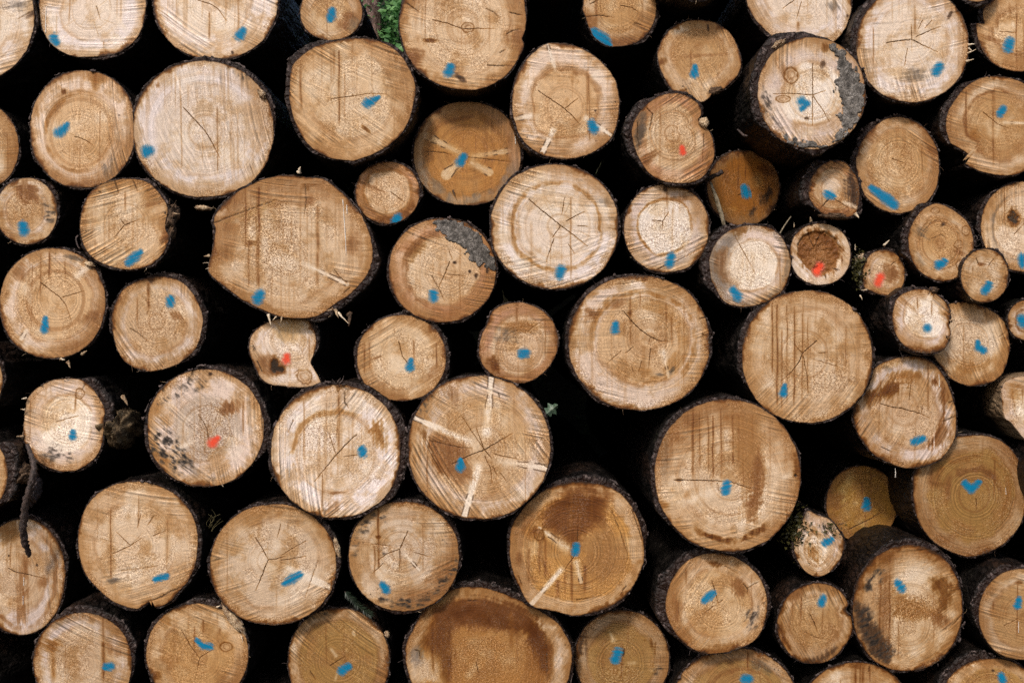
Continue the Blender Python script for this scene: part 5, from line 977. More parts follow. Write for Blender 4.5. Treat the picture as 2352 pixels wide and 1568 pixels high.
bl('bh', 'log low at centre with mould specks round its rim and a leaf shaped blue mark', '31', ('e', 801, 1055, 1150, 1403, 2.1), 0, (1270, 370), 'warm', (4, .8, -20, 'b'), cracks=4,
   feats=[('B', [(1115, 685, 30), (1145, 730, 44)]), ('ray', 1290, 390, 1440, 555, 24, 12, .8, 6), ('crack', [(1340, 215), (1300, 300), (1270, 370), (1270, 460), (1262, 570)], 4), ('crack', [(1270, 370), (1160, 410), (1070, 475)], 4), ('crack', [(1020, 325), (1190, 345)], 3), ('crack', [(1400, 400), (1540, 440)], 3), ('drip', 1080, 0, 560, 22, .8), ('drip', 1045, 330, 640, 14, .6), ('st', 1082, 265, 20, 14, 0, 'damber', .9), ('mould', [(1080, 370), (1150, 380), (1130, 430), (1080, 420)], 1.0), ('mould', [(1500, 780), (1650, 600), (1780, 420), (1770, 560), (1640, 760), (1480, 890), (1250, 900), (1100, 810)], 1.0), ('mould', [(840, 350), (900, 150), (1050, 40), (1180, 60), (1020, 180), (920, 260), (880, 420)], .7), ('crack', [(1120, 500), (1030, 585)], 4)], dots=.9, thick=6, thicker=[(-30, 80, 6)])
bl('ax', 'large amber log low in the middle, white spokes at its blue marked pith', '32',
   ('p', [(1171, 1260), (1173, 1215), (1190, 1180), (1215, 1150), (1250, 1125), (1290, 1110), (1332, 1106), (1380, 1112), (1420, 1130), (1448, 1160), (1468, 1200), (1480, 1250), (1479, 1290), (1465, 1330), (1440, 1365), (1405, 1392), (1360, 1408), (1317, 1413), (1270, 1402), (1222, 1388), (1195, 1350), (1177, 1305)]), .0, (560, 390), 'gold', (6, .5), cracks=5,
   feats=[('B', [(568, 345, 36), (558, 395, 40)]), ('ray', 540, 390, 240, 180, 50, 20, .85, 24), ('ray', 560, 450, 610, 660, 36, 26, .7, 10), ('ray', 470, 510, 175, 850, 30, 40, 1.0, 8), ('ray', 590, 360, 760, 220, 30, 80, .35, 40), ('crack', [(540, 340), (560, 410), (545, 440), (470, 545)], 6), ('crack', [(575, 310), (580, 160)], 4), ('crack', [(1060, 20), (1110, 170), (1170, 350)], 10), ('crack', [(880, 30), (960, 230), (1040, 480)], 4), ('poly', [(250, 100), (480, -150), (700, -190), (850, -100), (800, 150), (620, 250), (560, 360), (520, 330), (300, 180)], 'drip', .85, 50), ('poly', [(260, 60), (420, -60), (600, -110), (760, -60), (700, 40), (500, 10), (380, 60)], 'damber', .55, 50), ('poly', [(600, 350), (800, 150), (1000, 300), (1000, 560), (800, 700), (650, 560)], 'umber', .8, 60), ('drip', 150, 350, 700, 30, .5), ('drip', 640, 500, 800, 40, .5), ('drip', 520, 500, 830, 30, .5), ('poly', [(160, 230), (180, 180), (270, 190), (280, 280), (200, 260)], 'damber', .6, 14), ('knot', 235, 245, 44, 44, 'ochre'), ('drip', 290, 260, 640, 34, .6), ('drip', 240, 280, 620, 20, .5), ('drip', 400, 640, 850, 44, .4), ('drip', 470, 560, 820, 20, .3), ('band', .80, 1.0, 'tan', .7, 30, 200), ('st', 60, 450, 30, 60, 0, 'brown', .6), ('crack', [(55, 600), (90, 690)], 6), ('crack', [(1010, 700), (960, 770)], 6), ('crack', [(570, 820), (700, 800)], 5), ('grain', 200, 480, 120, 160, .6), ('grain', 850, 500, 200, 200, .4), ('grain', 60, 230, 50, 80, .5)], ring=2.2, dots=.3, thick=7, thicker=[(-50, 70, 10), (-90, 50, 5)], rim=1.2)
bl('bn', 'log low at right in thick dark bark with a slanted blue mark left of centre', '32',
   ('p', [(1530, 1395), (1535, 1355), (1552, 1318), (1578, 1290), (1612, 1274), (1650, 1271), (1690, 1279), (1722, 1300), (1746, 1328), (1759, 1365), (1760, 1400), (1750, 1440), (1730, 1468), (1700, 1485), (1665, 1496), (1624, 1499), (1585, 1485), (1558, 1462), (1538, 1430)]), 0, (1830, 880), 'ochre', (-52, .9), cracks=1,
   feats=[('B', [(1700, 820, 36), (1740, 785, 40), (1775, 755, 28)]), ('crack', [(1765, 655), (1795, 740), (1815, 840)], 4), ('crack', [(1860, 820), (1770, 880), (1680, 950)], 3), ('st', 1780, 500, 60, 24, 15, 'damber', .75), ('crack', [(1800, 490), (1900, 530), (1990, 580)], 3), ('poly', [(1940, 660), (2020, 650), (2080, 740), (2050, 790), (1960, 760)], 'brown', .65, 20), ('crack', [(2070, 720), (2130, 680), (2210, 640)], 4), ('ray', 2080, 690, 2210, 640, 8, 10, .6), ('crack', [(2040, 670), (2075, 720), (2075, 770)], 5), ('poly', [(1440, 820), (1490, 850), (1480, 1050), (1440, 1000)], 'brown', .6, 20), ('drip', 1540, 540, 720, 20, .5), ('poly', [(1800, 1220), (2050, 1170), (2000, 1250), (1820, 1290), (1640, 1280)], 'damber', .7, 14), ('mould', [(2050, 900), (2230, 820), (2160, 1080), (2050, 1100)], .7), ('grain', 1750, 950, 260, 160, .7), ('st', 1780, 1210, 180, 50, 0, 'sand', .5)], ring=1.4, dots=.5, thick=8, thicker=[(225, 110, 17), (180, 50, 6)], bright=0.95)
bl('bp', 'small odd shaped log with mossy upper left edge and a blue dash', '33',
   ('t', '33', [(400, 110), (440, 30), (520, 60), (640, 110), (720, 210), (770, 310), (750, 420), (700, 510), (620, 590), (520, 615), (430, 570), (360, 480), (322, 380), (330, 260), (360, 180)]), .03, (520, 420), 'core', (48, .8), cracks=0,
   feats=[('B', [(600, 315, 36), (650, 290, 32)]), ('st', 430, 70, 34, 44, 10, 'grey', .8), ('poly', [(420, 150), (500, 170), (540, 280), (480, 240)], 'amber', .5), ('poly', [(440, 320), (520, 380), (540, 480), (450, 420)], 'amber', .6, 20), ('crack', [(450, 330), (570, 320)], 3), ('mould', [(520, 120), (640, 130), (720, 250), (640, 240), (540, 180)], .9), ('moss', 330, 190, 110, 160, 420), ('moss', 640, 180, 90, 60, 70), ('spl', 720, 150, -10, 70, 10, 'torndark')], ring=1.8, dots=.6, thick=6)
bl('bq', 'small log low at right with a dark bite in its rim, blue dot high', '33',
   ('p', [(1785, 1435), (1790, 1405), (1803, 1378), (1825, 1355), (1855, 1341), (1885, 1338), (1912, 1345), (1935, 1362), (1948, 1385), (1942, 1398), (1950, 1412), (1960, 1416), (1958, 1445), (1945, 1475), (1922, 1503), (1895, 1520), (1865, 1524), (1835, 1516), (1808, 1495), (1791, 1465)]), .03, (500, 1000), 'ochre', (62, 1.1), cracks=0,
   feats=[('B', [(575, 800, 34), (565, 845, 36)]), ('crack', [(535, 680), (565, 760)], 4), ('crack', [(460, 940), (500, 1010), (530, 1100)], 4), ('drip', 575, 880, 1150, 12, .5), ('drip', 385, 760, 1050, 20, .5), ('crack', [(420, 1100), (520, 1150), (580, 1165), (595, 1100)], 3), ('poly', [(180, 1050), (240, 1100), (280, 1260), (220, 1200)], 'damber', .8, 14), ('poly', [(220, 1280), (400, 1360), (600, 1300), (700, 1240), (560, 1370), (380, 1390)], 'dark', .6, 16), ('st', 330, 780, 80, 40, -30, 'brown', .5), ('hole', 835, 900, 40, 50), ('grain', 400, 1050, 120, 90, .5)], dots=.4, thick=5, rim=1.5, bright=0.93)
bl('br', 'large stained log low at right, mouldy left side, sawdust patch and blue mark', '33', ('e', 1958, 2212, 1251, 1541, 2.12), .02, (1340, 1080), 'warm', (-34, .9, -4, 't'), cracks=1,
   feats=[('B', [(1235, 665, 36), (1270, 715, 42)]), ('poly', [(1215, 400), (1200, 560), (1165, 700), (1150, 1250), (1080, 1200), (1080, 600), (1150, 430)], 'brown', .55, 40), ('drip', 1165, 420, 1250, 20, .7), ('drip', 1080, 650, 1150, 22, .6), ('drip', 1245, 1000, 1350, 10, .5), ('poly', [(840, 820), (950, 880), (980, 1000), (1100, 1130), (1200, 1250), (1150, 1380), (1000, 1280), (880, 1080)], 'dark', .7, 30), ('mould', [(840, 820), (1000, 880), (1100, 1100), (1250, 1250), (1150, 1390), (980, 1260), (870, 1080)], 1.0), ('mould', [(930, 620), (1000, 560), (1130, 540), (1110, 600), (1010, 700), (960, 740)], 1.0), ('poly', [(1530, 640), (1620, 600), (1720, 700), (1700, 800), (1650, 950), (1600, 800)], 'damber', .7, 24), ('poly', [(1530, 950), (1660, 930), (1690, 1000), (1640, 1080), (1560, 1000)], 'brown', .75, 24), ('poly', [(1190, 720), (1560, 900), (1600, 960), (1400, 1000), (1190, 960)], 'amber', .55, 30), ('grain', 1360, 900, 260, 180, 1.0), ('st', 1320, 540, 200, 130, 0, 'cream', .45), ('poly', [(1600, 400), (1700, 470), (1760, 560), (1650, 500)], 'brown', .6, 16), ('crack', [(1810, 950), (1760, 1010), (1690, 1080)], 5), ('crack', [(1380, 950), (1340, 970)], 4), ('poly', [(1050, 420), (1200, 390), (1150, 470), (1000, 520)], 'damber', .5, 20)], ring=1.2, dots=.5, thick=6, thicker=[(-80, 60, 6)], rim=1.8, bright=0.95)
bl('bs', 'log on the right frame edge low down, smooth tan face in thick bark, blue oval', '33', ('e', 2249, 2441, 1303, 1515), 0, (2352, 980), 'ochre', (12, 1.0), cracks=1,
   feats=[('B', [(2305, 810, 28), (2292, 870, 38)]), ('drip', 2080, 820, 950, 20, .5), ('crack', [(2180, 1050), (2300, 985)], 3), ('st', 2300, 665, 40, 14, 0, 'brown', .6), ('res', [(2305, 1010), (2306, 1110)], 6), ('grain', 2260, 1050, 120, 90, .4)], dots=.2, thick=6, thicker=[(215, 70, 12)], grain=.1, bright=0.93)
bl('bi', 'log in the lower left corner with a brown blotch and a blue lozenge at right', '30', ('e', 77, 303, 1405, 1640), .02, (720, 1370), 'tan', (24, 1.2), cracks=2,
   feats=[('B', [(935, 1408, 36), (975, 1405, 38)]), ('st', 465, 1215, 70, 60, 0, 'amber', .85), ('drip', 470, 1230, 1552, 60, .35, 'amber'), ('drip', 915, 930, 1552, 16, .8), ('st', 910, 1215, 16, 20, 0, 'damber', .8), ('drip', 905, 1220, 1552, 40, .3), ('grain', 720, 1180, 180, 120, .7), ('poly', [(420, 1050), (560, 980), (700, 940), (560, 1050)], 'grey', .4, 30)], dots=.6, thick=7, thicker=[(-60, 80, 10)], bright=0.95)
bl('bj', 'log at bottom left with torn pale fibres at upper right, blue hockey stick mark', '30', ('e', 337, 569, 1385, 1617, 2.1), .02, (1760, 1330), 'ochre', (22, 1.5), cracks=1,
   feats=[('B', [(1735, 1165, 20), (1790, 1225, 34), (1850, 1228, 36)]), ('crack', [(1605, 1085), (1680, 1220), (1760, 1330)], 4), ('crack', [(1760, 1330), (1870, 1260)], 3), ('crack', [(1760, 1330), (1740, 1430)], 3), ('drip', 1795, 980, 1150, 30, .5), ('drip', 1940, 1050, 1150, 40, .4), ('knot', 1990, 1230, 50, 40, 'tan'), ('st', 1470, 1010, 50, 60, 20, 'amber', .5), ('grain', 1650, 1200, 260, 200, .6), ('st', 1390, 1470, 40, 40, 0, 'damber', .5), ('torn', 2060, 990, 40, 160, -38, .022, .004, 'torn'), ('spl', 2040, 900, -70, 50, 20, 'splint'), ('spl', 2130, 1130, 60, 60, 14, 'splint'), ('spl', 1920, 880, -40, 40, 20, 'splint')], dots=.4, thick=6, thicker=[(-70, 50, 8)], bright=0.94)
bl('bk', 'log at the bottom left of centre with soft rings, blue oval by its pith', '31', ('e', 662, 894, 1395, 1640, 2.1), .08, (730, 1350), 'olive', (36, 1.1), cracks=1,
   feats=[('B', [(760, 1440, 44), (815, 1405, 34)]), ('crack', [(655, 1395), (730, 1350), (780, 1320)], 4), ('ray', 720, 1330, 640, 1220, 12, 20, .6, 8), ('ray', 720, 1460, 690, 1550, 8, 16, .5), ('crack', [(480, 1440), (530, 1520)], 5), ('st', 330, 1230, 30, 70, -10, 'cream', .6), ('st', 860, 1110, 14, 26, -20, 'cream', .7), ('mould', [(400, 1000), (560, 950), (700, 900), (520, 1010)], .5), ('torn', 1155, 1120, 22, 30, -20, .008, -.002, 'torn'), ('torn', 335, 1220, 26, 70, -8, .006, .002, 'torn')], ring=1.6, dots=.3, grain=.35, thick=5, bright=0.9)
bl('bl', 'huge dark amber log at the bottom centre, wet with sparkling resin', '31',
   ('p', [(932, 1495), (936, 1470), (945, 1450), (958, 1425), (972, 1400), (1000, 1372), (1030, 1354), (1075, 1346), (1125, 1352), (1180, 1372), (1230, 1397), (1280, 1428), (1303, 1462), (1312, 1505), (1305, 1560), (1270, 1620), (1200, 1665), (1120, 1685), (1040, 1670), (970, 1620), (940, 1550)]), .05, (1920, 1340), 'honey2', (-50, .3), cracks=0,
   feats=[('band', .55, .80, 'amber', .6, -80, 190), ('poly', [(1560, 900), (1700, 850), (1900, 830), (2200, 850), (2450, 960), (2560, 1200), (2500, 1200), (2350, 1050), (2100, 960), (1850, 950), (1650, 1000)], 'damber', .75, 40), ('poly', [(2300, 960), (2500, 1060), (2600, 1250), (2580, 1500), (2500, 1400), (2440, 1200)], 'damber', .8, 40), ('poly', [(1700, 1050), (2200, 1000), (2420, 1200), (2400, 1552), (1750, 1552)], 'umber', .25, 70), ('poly', [(1560, 930), (1750, 830), (2000, 800), (2250, 850), (2450, 980), (2300, 1120), (2050, 1060), (1800, 1060), (1640, 1120)], 'drip', .9, 40), ('poly', [(1450, 1200), (1600, 1000), (1700, 1050), (1720, 1300), (1680, 1552), (1620, 1500), (1600, 1300)], 'damber', .75, 50), ('poly', [(1330, 1330), (1420, 1280), (1600, 1380), (1640, 1552), (1340, 1552)], 'sand', .8, 40), ('st', 1420, 1310, 60, 90, 0, 'grey', .6), ('st', 1530, 1440, 110, 90, 0, 'sand', .55), ('crack', [(1940, 1370), (1970, 1480)], 4), ('ray', 1960, 1380, 1830, 1540, 20, 60, .5, 16), ('grain', 2000, 1350, 420, 300, 1.0), ('st', 2660, 1350, 40, 90, 10, 'pale', .7), ('grain', 1650, 1250, 160, 260, .6), ('crack', [(2560, 1130), (2570, 1552)], 4), ('crack', [(1400, 1260), (1440, 1270), (1450, 1330)], 8), ('crack', [(1870, 825), (1960, 820)], 9), ('drip', 1700, 950, 1552, 60, .6, 'damber'), ('drip', 1560, 1000, 1500, 40, .5, 'damber'), ('drip', 2250, 900, 1300, 60, .5, 'amber'), ('st', 2100, 1000, 200, 60, 10, 'damber', .7), ('st', 2480, 1180, 70, 160, -10, 'damber', .9), ('st', 1820, 930, 120, 40, -20, 'damber', .8)], ring=.9, dots=.4, thick=7, thicker=[(-70, 70, 6)], rim=1.6, bright=.90)
bl('bm', 'olive brown log at the bottom, right of centre, with soft blue patch above its pith', '32', ('e', 1321, 1537, 1401, 1620, 2.1), .14, (950, 1370), 'olive', (6, .7), cracks=1,
   feats=[('B', [(935, 1280, 44), (910, 1340, 46)]), ('ray', 905, 1200, 850, 1070, 20, 16, .6, 8), ('ray', 1010, 1385, 1120, 1365, 14, 24, .45, 8), ('st', 985, 1275, 10, 34, 8, 'dark', .9), ('crack', [(900, 1355), (980, 1395)], 4), ('poly', [(1180, 1150), (1250, 1210), (1260, 1280), (1230, 1240)], 'damber', .6, 12), ('grain', 950, 1480, 260, 120, .9), ('poly', [(590, 1130), (650, 1100), (620, 1300), (580, 1280)], 'dark', .6, 16), ('drip', 1020, 900, 1230, 12, .4), ('mould', [(1260, 1430), (1330, 1400), (1280, 1500)], .8)], ring=2.0, dots=.3, bright=.86)
bl('bo', 'olive log cut by the bottom frame edge under the thick barked log', '32', ('e', 1545, 1832, 1489, 1740), .05, (2070, 1680), 'olive', (30, .8), cracks=1,
   feats=[('B', [(2050, 1515, 40), (2090, 1520, 42)]), ('drip', 2085, 1260, 1480, 20, .6), ('band', .55, .62, 'brown', .4, -100, 160)], ring=1.6, dots=.9, bright=.92, thick=6)
bl('bt', 'pale log cut by the bottom frame edge with brown streaks down its middle', '33', ('e', 1845, 2088, 1519, 1730), .05, (870, 1800), 'warm', (10, .8), cracks=1,
   feats=[('drip', 860, 1380, 1600, 30, .8), ('drip', 930, 1380, 1600, 40, .7), ('drip', 985, 1380, 1560, 16, .8), ('drip', 900, 1380, 1600, 16, .6), ('st', 690, 1500, 70, 70, 0, 'cream', .7), ('st', 880, 1390, 60, 30, 0, 'damber', .6), ('crack', [(985, 1400), (975, 1450)], 8)], dots=.5, rim=1.6, thick=6)
bl('bu', 'log in the lower right corner in thick dark bark with an upright blue mark', '33', ('e', 2165, 2392, 1513, 1700), .05, (2060, 1640), 'olive', (30, .4), cracks=1,
   feats=[('B', [(2155, 1490, 34), (2165, 1530, 38)]), ('st', 1910, 1400, 16, 10, 0, 'cream', .8), ('st', 2085, 1445, 12, 10, 0, 'dark', .8)], dots=1.0, ring=1.5, thick=7, thicker=[(220, 80, 14)])
# ---- logs whose dark undersides show along the upper frame edge
bl('ta', 'log above the top frame edge, only its dark bark underside showing right of centre', '02', ('e', 1500, 1692, -185, -4), -.04, None, 'tan', thick=7)
bl('tb', 'log above the top frame edge between two cut ends, dark bark underside showing', '02', ('e', 1218, 1322, -110, -4), .1, None, 'tan', thick=6)
bl('tc', 'log peeking over the top frame edge near the right corner, grey bark underside', '03', ('e', 2195, 2290, -90, 4), -.02, None, 'tan', thick=6, thicker=[(90, 60, 5)])
# ------------------------------------------------------------------ the rest of the pile, just outside the frame
def clear_line(x, y, r):
    # keep the sight line through the gap at the top open
    for s in np.arange(.3, 1.0, .01):
        gx, gy = CX + (895 - CX) / s, CY + (45 - CY) / s
        if math.hypot(x - gx, y - gy) < r + 45 / s: return False
    return True
taken = []
for o in LOGS.values():
    f = [c for c in o.children if c.name.startswith('cut_face')][0]
    bb = [Vector(c) for c in f.bound_box]
    r = (max(b.x for b in bb) - min(b.x for b in bb)) / 2 / K; r2 = (max(b.z for b in bb) - min(b.z for b in bb)) / 2 / K
    s = (D + o.location.y) / D
    taken.append((CX + o.location.x / K / s, CY - (o.location.z - ZC) / K / s, max(r, r2) / s))
rp = random.Random(21); placed = 0
cand = [(rp.uniform(-330, 2680), rp.uniform(-330, 1730)) for _ in range(9000)]
for rr in (125, 100, 78, 60):
    for (x, y) in cand:
        if placed >= 34: break
        if -rr - 4 < x < 2352 + rr + 4 and -rr - 6 < y < 1568 + rr + 6: continue
        if y > 1845 - rr: continue
        if y < -120 and not clear_line(x, y, rr): continue
        if y < 0 and not clear_line(x, y, rr): continue
        if all(math.hypot(x - a, y - b) > rr + c + 3 for a, b, c in taken):
            taken.append((x, y, rr)); placed += 1
            build_log('f%d' % placed, 'log of the same pile lying wholly outside the frame', '00', ('e', x - rr, x + rr, y - rr, y + rr), rp.uniform(-.05, .1), None,
                      'tan', lowres=True, flakes=0)

# the pile runs on to both sides and upwards
cand = [(rp.uniform(-1350, 3700), rp.uniform(-300, 1680)) for _ in range(9000)]
for rr in (175, 140, 105):
    for (x, y) in cand:
        if placed >= 110: break
        if -rr - 60 < x < 2352 + rr + 60 and y > -rr - 60: continue
        if y > 1845 - rr or (y < 0 and not clear_line(x, y, rr + 15)): continue
        if all(math.hypot(x - a, y - b) > rr + c + 2 for a, b, c in taken):
            taken.append((x, y, rr)); placed += 1
            build_log('f%d' % placed, 'log of the same pile lying wholly outside the frame', '00', ('e', x - rr, x + rr, y - rr, y + rr), rp.uniform(-.05, .1), None,
                      'tan', lowres=True, flakes=0)

# ------------------------------------------------------------------ twigs, leaf, sprig
def twig_thing(name, label, cat, pts, ys, radii, mat, seed, n=22, rough=.3, sides=11):
    path = resample([W(p[0], p[1], y) for p, y in zip(pts, ys)], n)
    rr = np.interp(np.linspace(0, len(radii) - 1, n), np.arange(len(radii)), np.array(radii) * K)
    base = path[0].copy()
    v, q, t = tube([p - base for p in path], list(rr), seed, sides, rough)
    me = mesh_np(name, v, q, t, smooth=False); o = link(name, me, M[mat]); o.location = base
    return tag(o, label, cat)

twig_thing('hanging_twig', 'dark rough bark strip hanging down over the log face at the left edge', 'twig',
           [(62, 1020), (74, 1052), (78, 1080), (70, 1112), (60, 1150), (55, 1190), (53, 1222), (60, 1252), (66, 1276)], [-.05, -.08, -.10, -.11, -.10, -.08, -.06, -.03, -.005],
           [4, 5.5, 6.5, 7, 7, 7.5, 7.5, 7, 4.5], 'twig', 3, n=60, rough=.42)
twig_thing('broken_twig', 'short dark broken twig poking out beside the dark brown shaded log', 'twig',
           [(1606, 408), (1622, 411), (1640, 404), (1652, 399), (1659, 394)], [.06, .04, .02, .0, -.01], [6, 6, 5, 4.5, 5], 'twig', 5, n=16)
twig_thing('pale_stick', 'pale peeled stick leaning across the dark brown shaded log', 'stick',
           [(1631, 418), (1640, 440), (1650, 470), (1659, 500), (1664, 520), (1668, 536)], [.05, .05, .06, .07, .08, .09], [2.0, 3.6, 5.2, 4.6, 4.0, 3], 'stick', 6, n=22, rough=.22)
twig_thing('thin_stick', 'thin straight pale twig rising beside the hollow hearted log', 'stick',
           [(1788, 543), (1796, 528), (1806, 512), (1817, 497)], [.02, .01, .0, -.01], [1.6, 1.7, 1.5, 1.2], 'stick', 8, n=10, rough=.1)
# crumpled leaf in the dark gap
def leaf_thing():
    n = 15
    c = W(1266, 941, .03); vs, rn = [], []
    for i in range(n):
        for j in range(n):
            u, v = i / (n - 1) * 2 - 1, j / (n - 1) * 2 - 1
            w = (1 - abs(u) ** 1.6) ** .8 * (.85 + .3 * math.sin(u * 9))
            x, z = u * 19, v * w * 15
            a = math.radians(38); X, Z = x * math.cos(a) - z * math.sin(a), x * math.sin(a) + z * math.cos(a)
            vein = math.exp(-(v / .10) ** 2) + .6 * math.exp(-((abs(v) * 2 - (u * 2.2 % 1.0)) / .16) ** 2)
            vs.append((X * K * 1.04, (math.sin(u * 3 + 1) * 4 + abs(v) * 7 - vein * 1.2 + (random.random() - .5) * 2) * K, Z * K * 1.04)); rn.append(min(1, .12 + vein))
    q = [(i * n + j, (i + 1) * n + j, (i + 1) * n + j + 1, i * n + j + 1) for i in range(n - 1) for j in range(n - 1)]
    me = mesh_np('fallen_leaf', vs, q); set_f(me, 'rnd', rn)
    o = link('fallen_leaf', me, M['dryleaf']); o.location = c
    tag(o, 'crumpled pale green leaf caught in the dark gap beside the three spoked log', 'leaf')
leaf_thing()
# fir sprig
def sprig():
    pts = [(792, 1358), (805, 1372), (820, 1388), (838, 1402), (850, 1410)]
    path = resample([W(p[0], p[1], .02 + .01 * i) for i, p in enumerate(pts)], 40)
    root = empty('fir_sprig', path[0]); tag(root, 'small dark green fir sprig lying on the olive log at the bottom', 'sprig')
    v, q, t = tube([p - path[0] for p in path], [1.4 * K] * 40, 3, 6, .2)
    link('stem', mesh_np('stem', v, q, t), M['twig'], root)
    rs = np.random.RandomState(5); vs = []; fs = []; rn = []
    for i in range(1, 40):
        tdir = (path[i] - path[i - 1]).normalized()
        for k in range(7):
            side = tdir.cross(Vector(rs.normal(0, 1, 3))).normalized()
            d = (side * .9 + tdir * .55).normalized(); L = rs.uniform(9, 15) * K
            w = d.cross(Vector((0, 1, 0))).normalized() * .9 * K
            b = path[i] - path[0]; m0 = len(vs)
            vs += [tuple(b - w), tuple(b + w), tuple(b + d * L)]; fs.append((m0, m0 + 1, m0 + 2)); rn += [rs.rand()] * 3
    me = mesh_np('needles', vs, None, fs, smooth=False); set_f(me, 'rnd', rn); o = link('needles', me, M['needle'], root); o['kind'] = 'stuff'
sprig()
# dry grass wisp caught between two logs
def wisp():
    rs = random.Random(4)
    root = empty('dry_grass_tuft', W(484, 1195, .05)); tag(root, 'wisp of dry grass caught right of the log with the broken rim', 'grass')
    for k in range(6):
        x, y = 478 + rs.uniform(-6, 10), 1215 + rs.uniform(-8, 8)
        a = -math.pi / 2 + rs.uniform(-.9, .9); L = rs.uniform(24, 48)
        path = resample([W(x + math.cos(a + t * rs.uniform(-.3, .8)) * L * t, y + math.sin(a) * L * t, .05 - .02 * t) - root.location for t in (0, .33, .66, 1)], 10)
        v, q, t = tube(path, list(np.linspace(.8, .3, 10) * K), k, 5, .1)
        link('blade', mesh_np('blade', v, q, t), M['moss_stick'], root)
M['moss_stick'] = mat_noise('dry_grass', (0.05, 0.04, 0.015), (0.16, 0.13, 0.06), 60)
wisp()

# ------------------------------------------------------------------ behind and in front of the pile
M['soil'] = mat_noise('forest_soil', (0.022, 0.016, 0.010), (0.075, 0.055, 0.034), 7, 0.9, 0.15, (1, 1, 1), .02, (0.10, 0.085, 0.04))
M['bank'] = mat_noise('added_bank_earth', (0.015, 0.012, 0.007), (0.045, 0.040, 0.020), 3, 0.95, 0.1, (1, 1, 1), .03, (0.035, 0.055, 0.018))
def sheet(name, x0, x1, ys, zs, mat, nx, amp, seed):
    xs = np.linspace(x0, x1, nx); ys = np.array(ys); zs = np.array(zs)
    gx, gy = np.meshgrid(xs, ys); gz = np.repeat(zs[:, None], nx, 1) + (fbm(gx * 1.3, gy * 1.3, seed, 4) - .5) * amp
    v = np.stack([gx.ravel(), gy.ravel(), gz.ravel()], 1)
    i = np.arange(len(ys) - 1)[:, None] * nx + np.arange(nx - 1)[None, :]
    q = np.stack([i, i + 1, i + nx + 1, i + nx], -1).reshape(-1, 4)
    o = link(name, mesh_np(name, v, q), mat); o['kind'] = 'structure'
    return o
yy = np.concatenate([np.linspace(-60, -6, 20), np.linspace(-5.6, 4.35, 60)])
sheet('ground', -60, 60, yy, yy * 0, M['soil'], 160, .05, 3)
by = np.concatenate([np.linspace(4.25, 4.7, 12), np.linspace(4.9, 9, 24), np.linspace(9.5, 40, 24)])
bz = np.concatenate([np.linspace(-.1, 2.9, 12), np.linspace(3.0, 5.2, 24), np.linspace(5.4, 18, 24)])
sheet('added_hillside', -60, 60, by, bz, M['bank'], 200, .25, 9)  # added, unseen bank closing the back of the pile so gaps stay black

rs = np.random.RandomState(11)
def shrub(name, x, y, z, rx, ry, rz, n, label, seed):
    r = np.random.RandomState(seed)
    root = empty(name, (x, y, z)); tag(root, label, 'shrub')
    # clumps of leaves on bent stems
    nc = 46; cl = r.normal(0, 1, (nc, 3)); cl /= np.linalg.norm(cl, axis=1)[:, None]; cl *= (r.uniform(.25, 1, nc) ** .5)[:, None]
    cl = cl * np.array([rx, ry, rz]) + np.array([0, 0, rz * .9])
    pick = r.randint(0, nc, n)
    P = cl[pick] + r.normal(0, 1, (n, 3)) * np.array([.10, .10, .09])
    leafcloud(root, 'foliage', P, r, .018, .042, M['bush'])
    for k in range(0, nc, 4):
        c = Vector(cl[k]); path = resample([Vector((r.uniform(-.1, .1), r.uniform(-.1, .1), -.3)), c * .4 + Vector((0, 0, .1)), c], 10)
        v, q, t = tube(path, list(np.linspace(.018, .005, 10)), k, 6, .15)
        link('stem', mesh_np('stem', v, q, t), M['twig'], root)
shrub('shrub', -.92, 5.15, 3.35, .75, .45, .85, 13000, 'bright green leafy shrub seen through the gap at the top', 4)

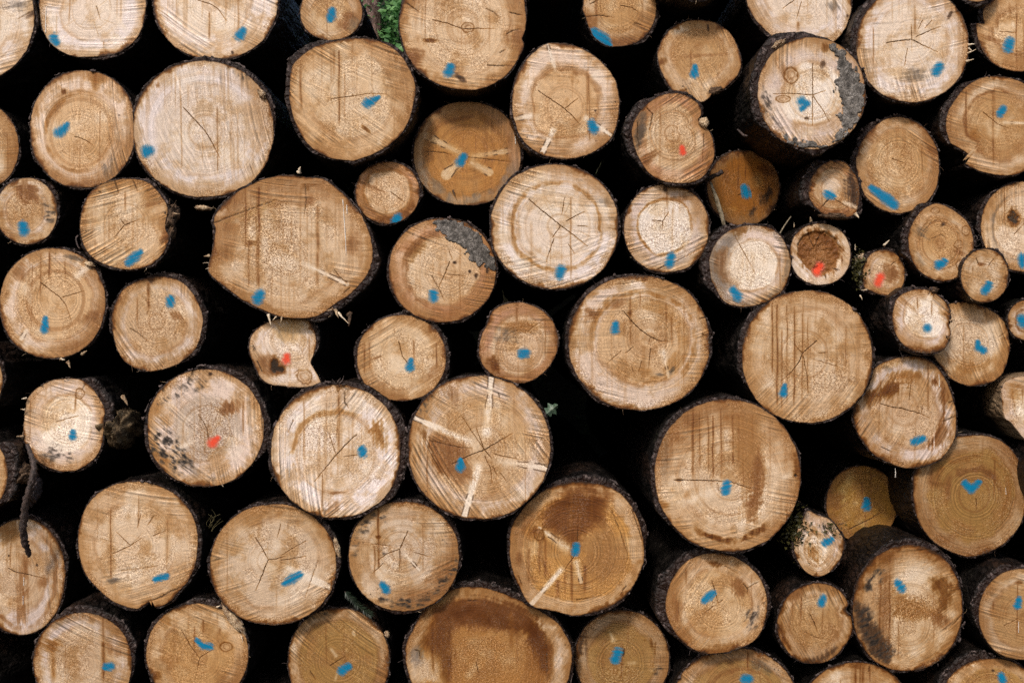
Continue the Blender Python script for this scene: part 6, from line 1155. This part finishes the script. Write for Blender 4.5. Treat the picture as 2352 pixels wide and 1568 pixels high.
def tree():
    root = empty('tree', (-1.20, 5.0, 3.0)); tag(root, 'reddish barked tree trunk standing behind the pile in the top gap', 'tree')
    path = resample([Vector((0, 0, -.4)), Vector((.01, 0, 1)), Vector((-.02, .05, 2.5)), Vector((.05, .1, 5)), Vector((0, .1, 8))], 90)
    n = 40; vs = []
    for i, p in enumerate(path):
        r0 = .135 * (1 - .085 * p.z)
        for j in range(n):
            a = 2 * math.pi * j / n
            d = r0 * (1 + .10 * (float(vn(math.cos(a) * 5 + 9, math.sin(a) * 5 + p.z * 3 + 9, 3)) - .5) + .06 * (float(vn(math.cos(a) * 16 + 9, math.sin(a) * 16 + p.z * 14 + 9, 4)) - .5))
            vs.append((p.x + d * math.cos(a), p.y + d * math.sin(a), p.z))
    q = [(i * n + j, i * n + (j + 1) % n, (i + 1) * n + (j + 1) % n, (i + 1) * n + j) for i in range(len(path) - 1) for j in range(n)]
    link('trunk', mesh_np('trunk', vs, q), M['pine'], root)
    r = np.random.RandomState(2); pts = []
    for k in range(7):
        z = r.uniform(5.8, 7.6); a = r.uniform(0, 6.28); L = r.uniform(.6, 1.3)
        e = Vector((math.cos(a) * L, math.sin(a) * L, z + .2))
        v, qq, t = tube(resample([Vector((0, .06, z)), e * .5 + Vector((0, 0, z * .5)), e], 10), list(np.linspace(.03, .008, 10)), k, 7, .15)
        link('limb', mesh_np('limb', v, qq, t), M['twig'], root)
        for _ in range(160): pts.append((e.x * r.uniform(.4, 1.1) + r.normal(0, .15), e.y * r.uniform(.4, 1.1) + r.normal(0, .15), e.z + r.normal(0, .12)))
    leafcloud(root, 'crown', pts, r, .03, .06, M['needle'], aspect=3)
M['pine'] = mat_noise('reddish_bark', (0.07, 0.034, 0.026), (0.30, 0.185, 0.155), 26, 0.8, 0.2, (1, 1, .4), .012, (0.48, 0.36, 0.33))
tree()

# ------------------------------------------------------------------ light, sky, camera
world = bpy.data.worlds.new('World'); SC.world = world; world.use_nodes = True
nt = world.node_tree; nt.nodes.clear()
sky = nt.nodes.new('ShaderNodeTexSky'); sky.sky_type = 'NISHITA'; sky.sun_disc = False
bg = nt.nodes.new('ShaderNodeBackground'); wo = nt.nodes.new('ShaderNodeOutputWorld')
to_sun = Vector((-0.30, -0.80, 0.74)).normalized()
sky.sun_elevation = math.asin(to_sun.z); sky.sun_rotation = math.atan2(to_sun.x, to_sun.y)
sky.air_density = 1.0; sky.dust_density = 2.5; sky.ozone_density = 1.0
bg.inputs['Strength'].default_value = SKY_STRENGTH
nt.links.new(sky.outputs[0], bg.inputs[0]); nt.links.new(bg.outputs[0], wo.inputs[0])
sl = bpy.data.lights.new('sun', 'SUN'); sl.energy = SUN_STRENGTH; sl.angle = math.radians(SUN_ANGLE); sl.color = (1.0, 0.94, 0.86)
so = bpy.data.objects.new('sun', sl); COL.objects.link(so); so.location = to_sun * 12
so.rotation_euler = (-to_sun).to_track_quat('-Z', 'Y').to_euler()

cam = bpy.data.cameras.new('camera'); co = bpy.data.objects.new('camera', cam); COL.objects.link(co)
co.location = (0, -D, ZC); co.rotation_euler = (math.pi / 2, 0, 0)
cam.sensor_width = 36; cam.lens = 36 * D / 3.84; cam.clip_end = 300
SC.camera = co
SC.view_settings.view_transform = 'Standard'; SC.view_settings.look = 'None'
SC.view_settings.gamma = 1; SC.view_settings.use_curve_mapping = False
SC.view_settings.exposure = EXPOSURE
SC.render.filter_size = 1.05
SC.cycles.use_denoising = False
SC.cycles.max_bounces = 6; SC.cycles.transparent_max_bounces = 8
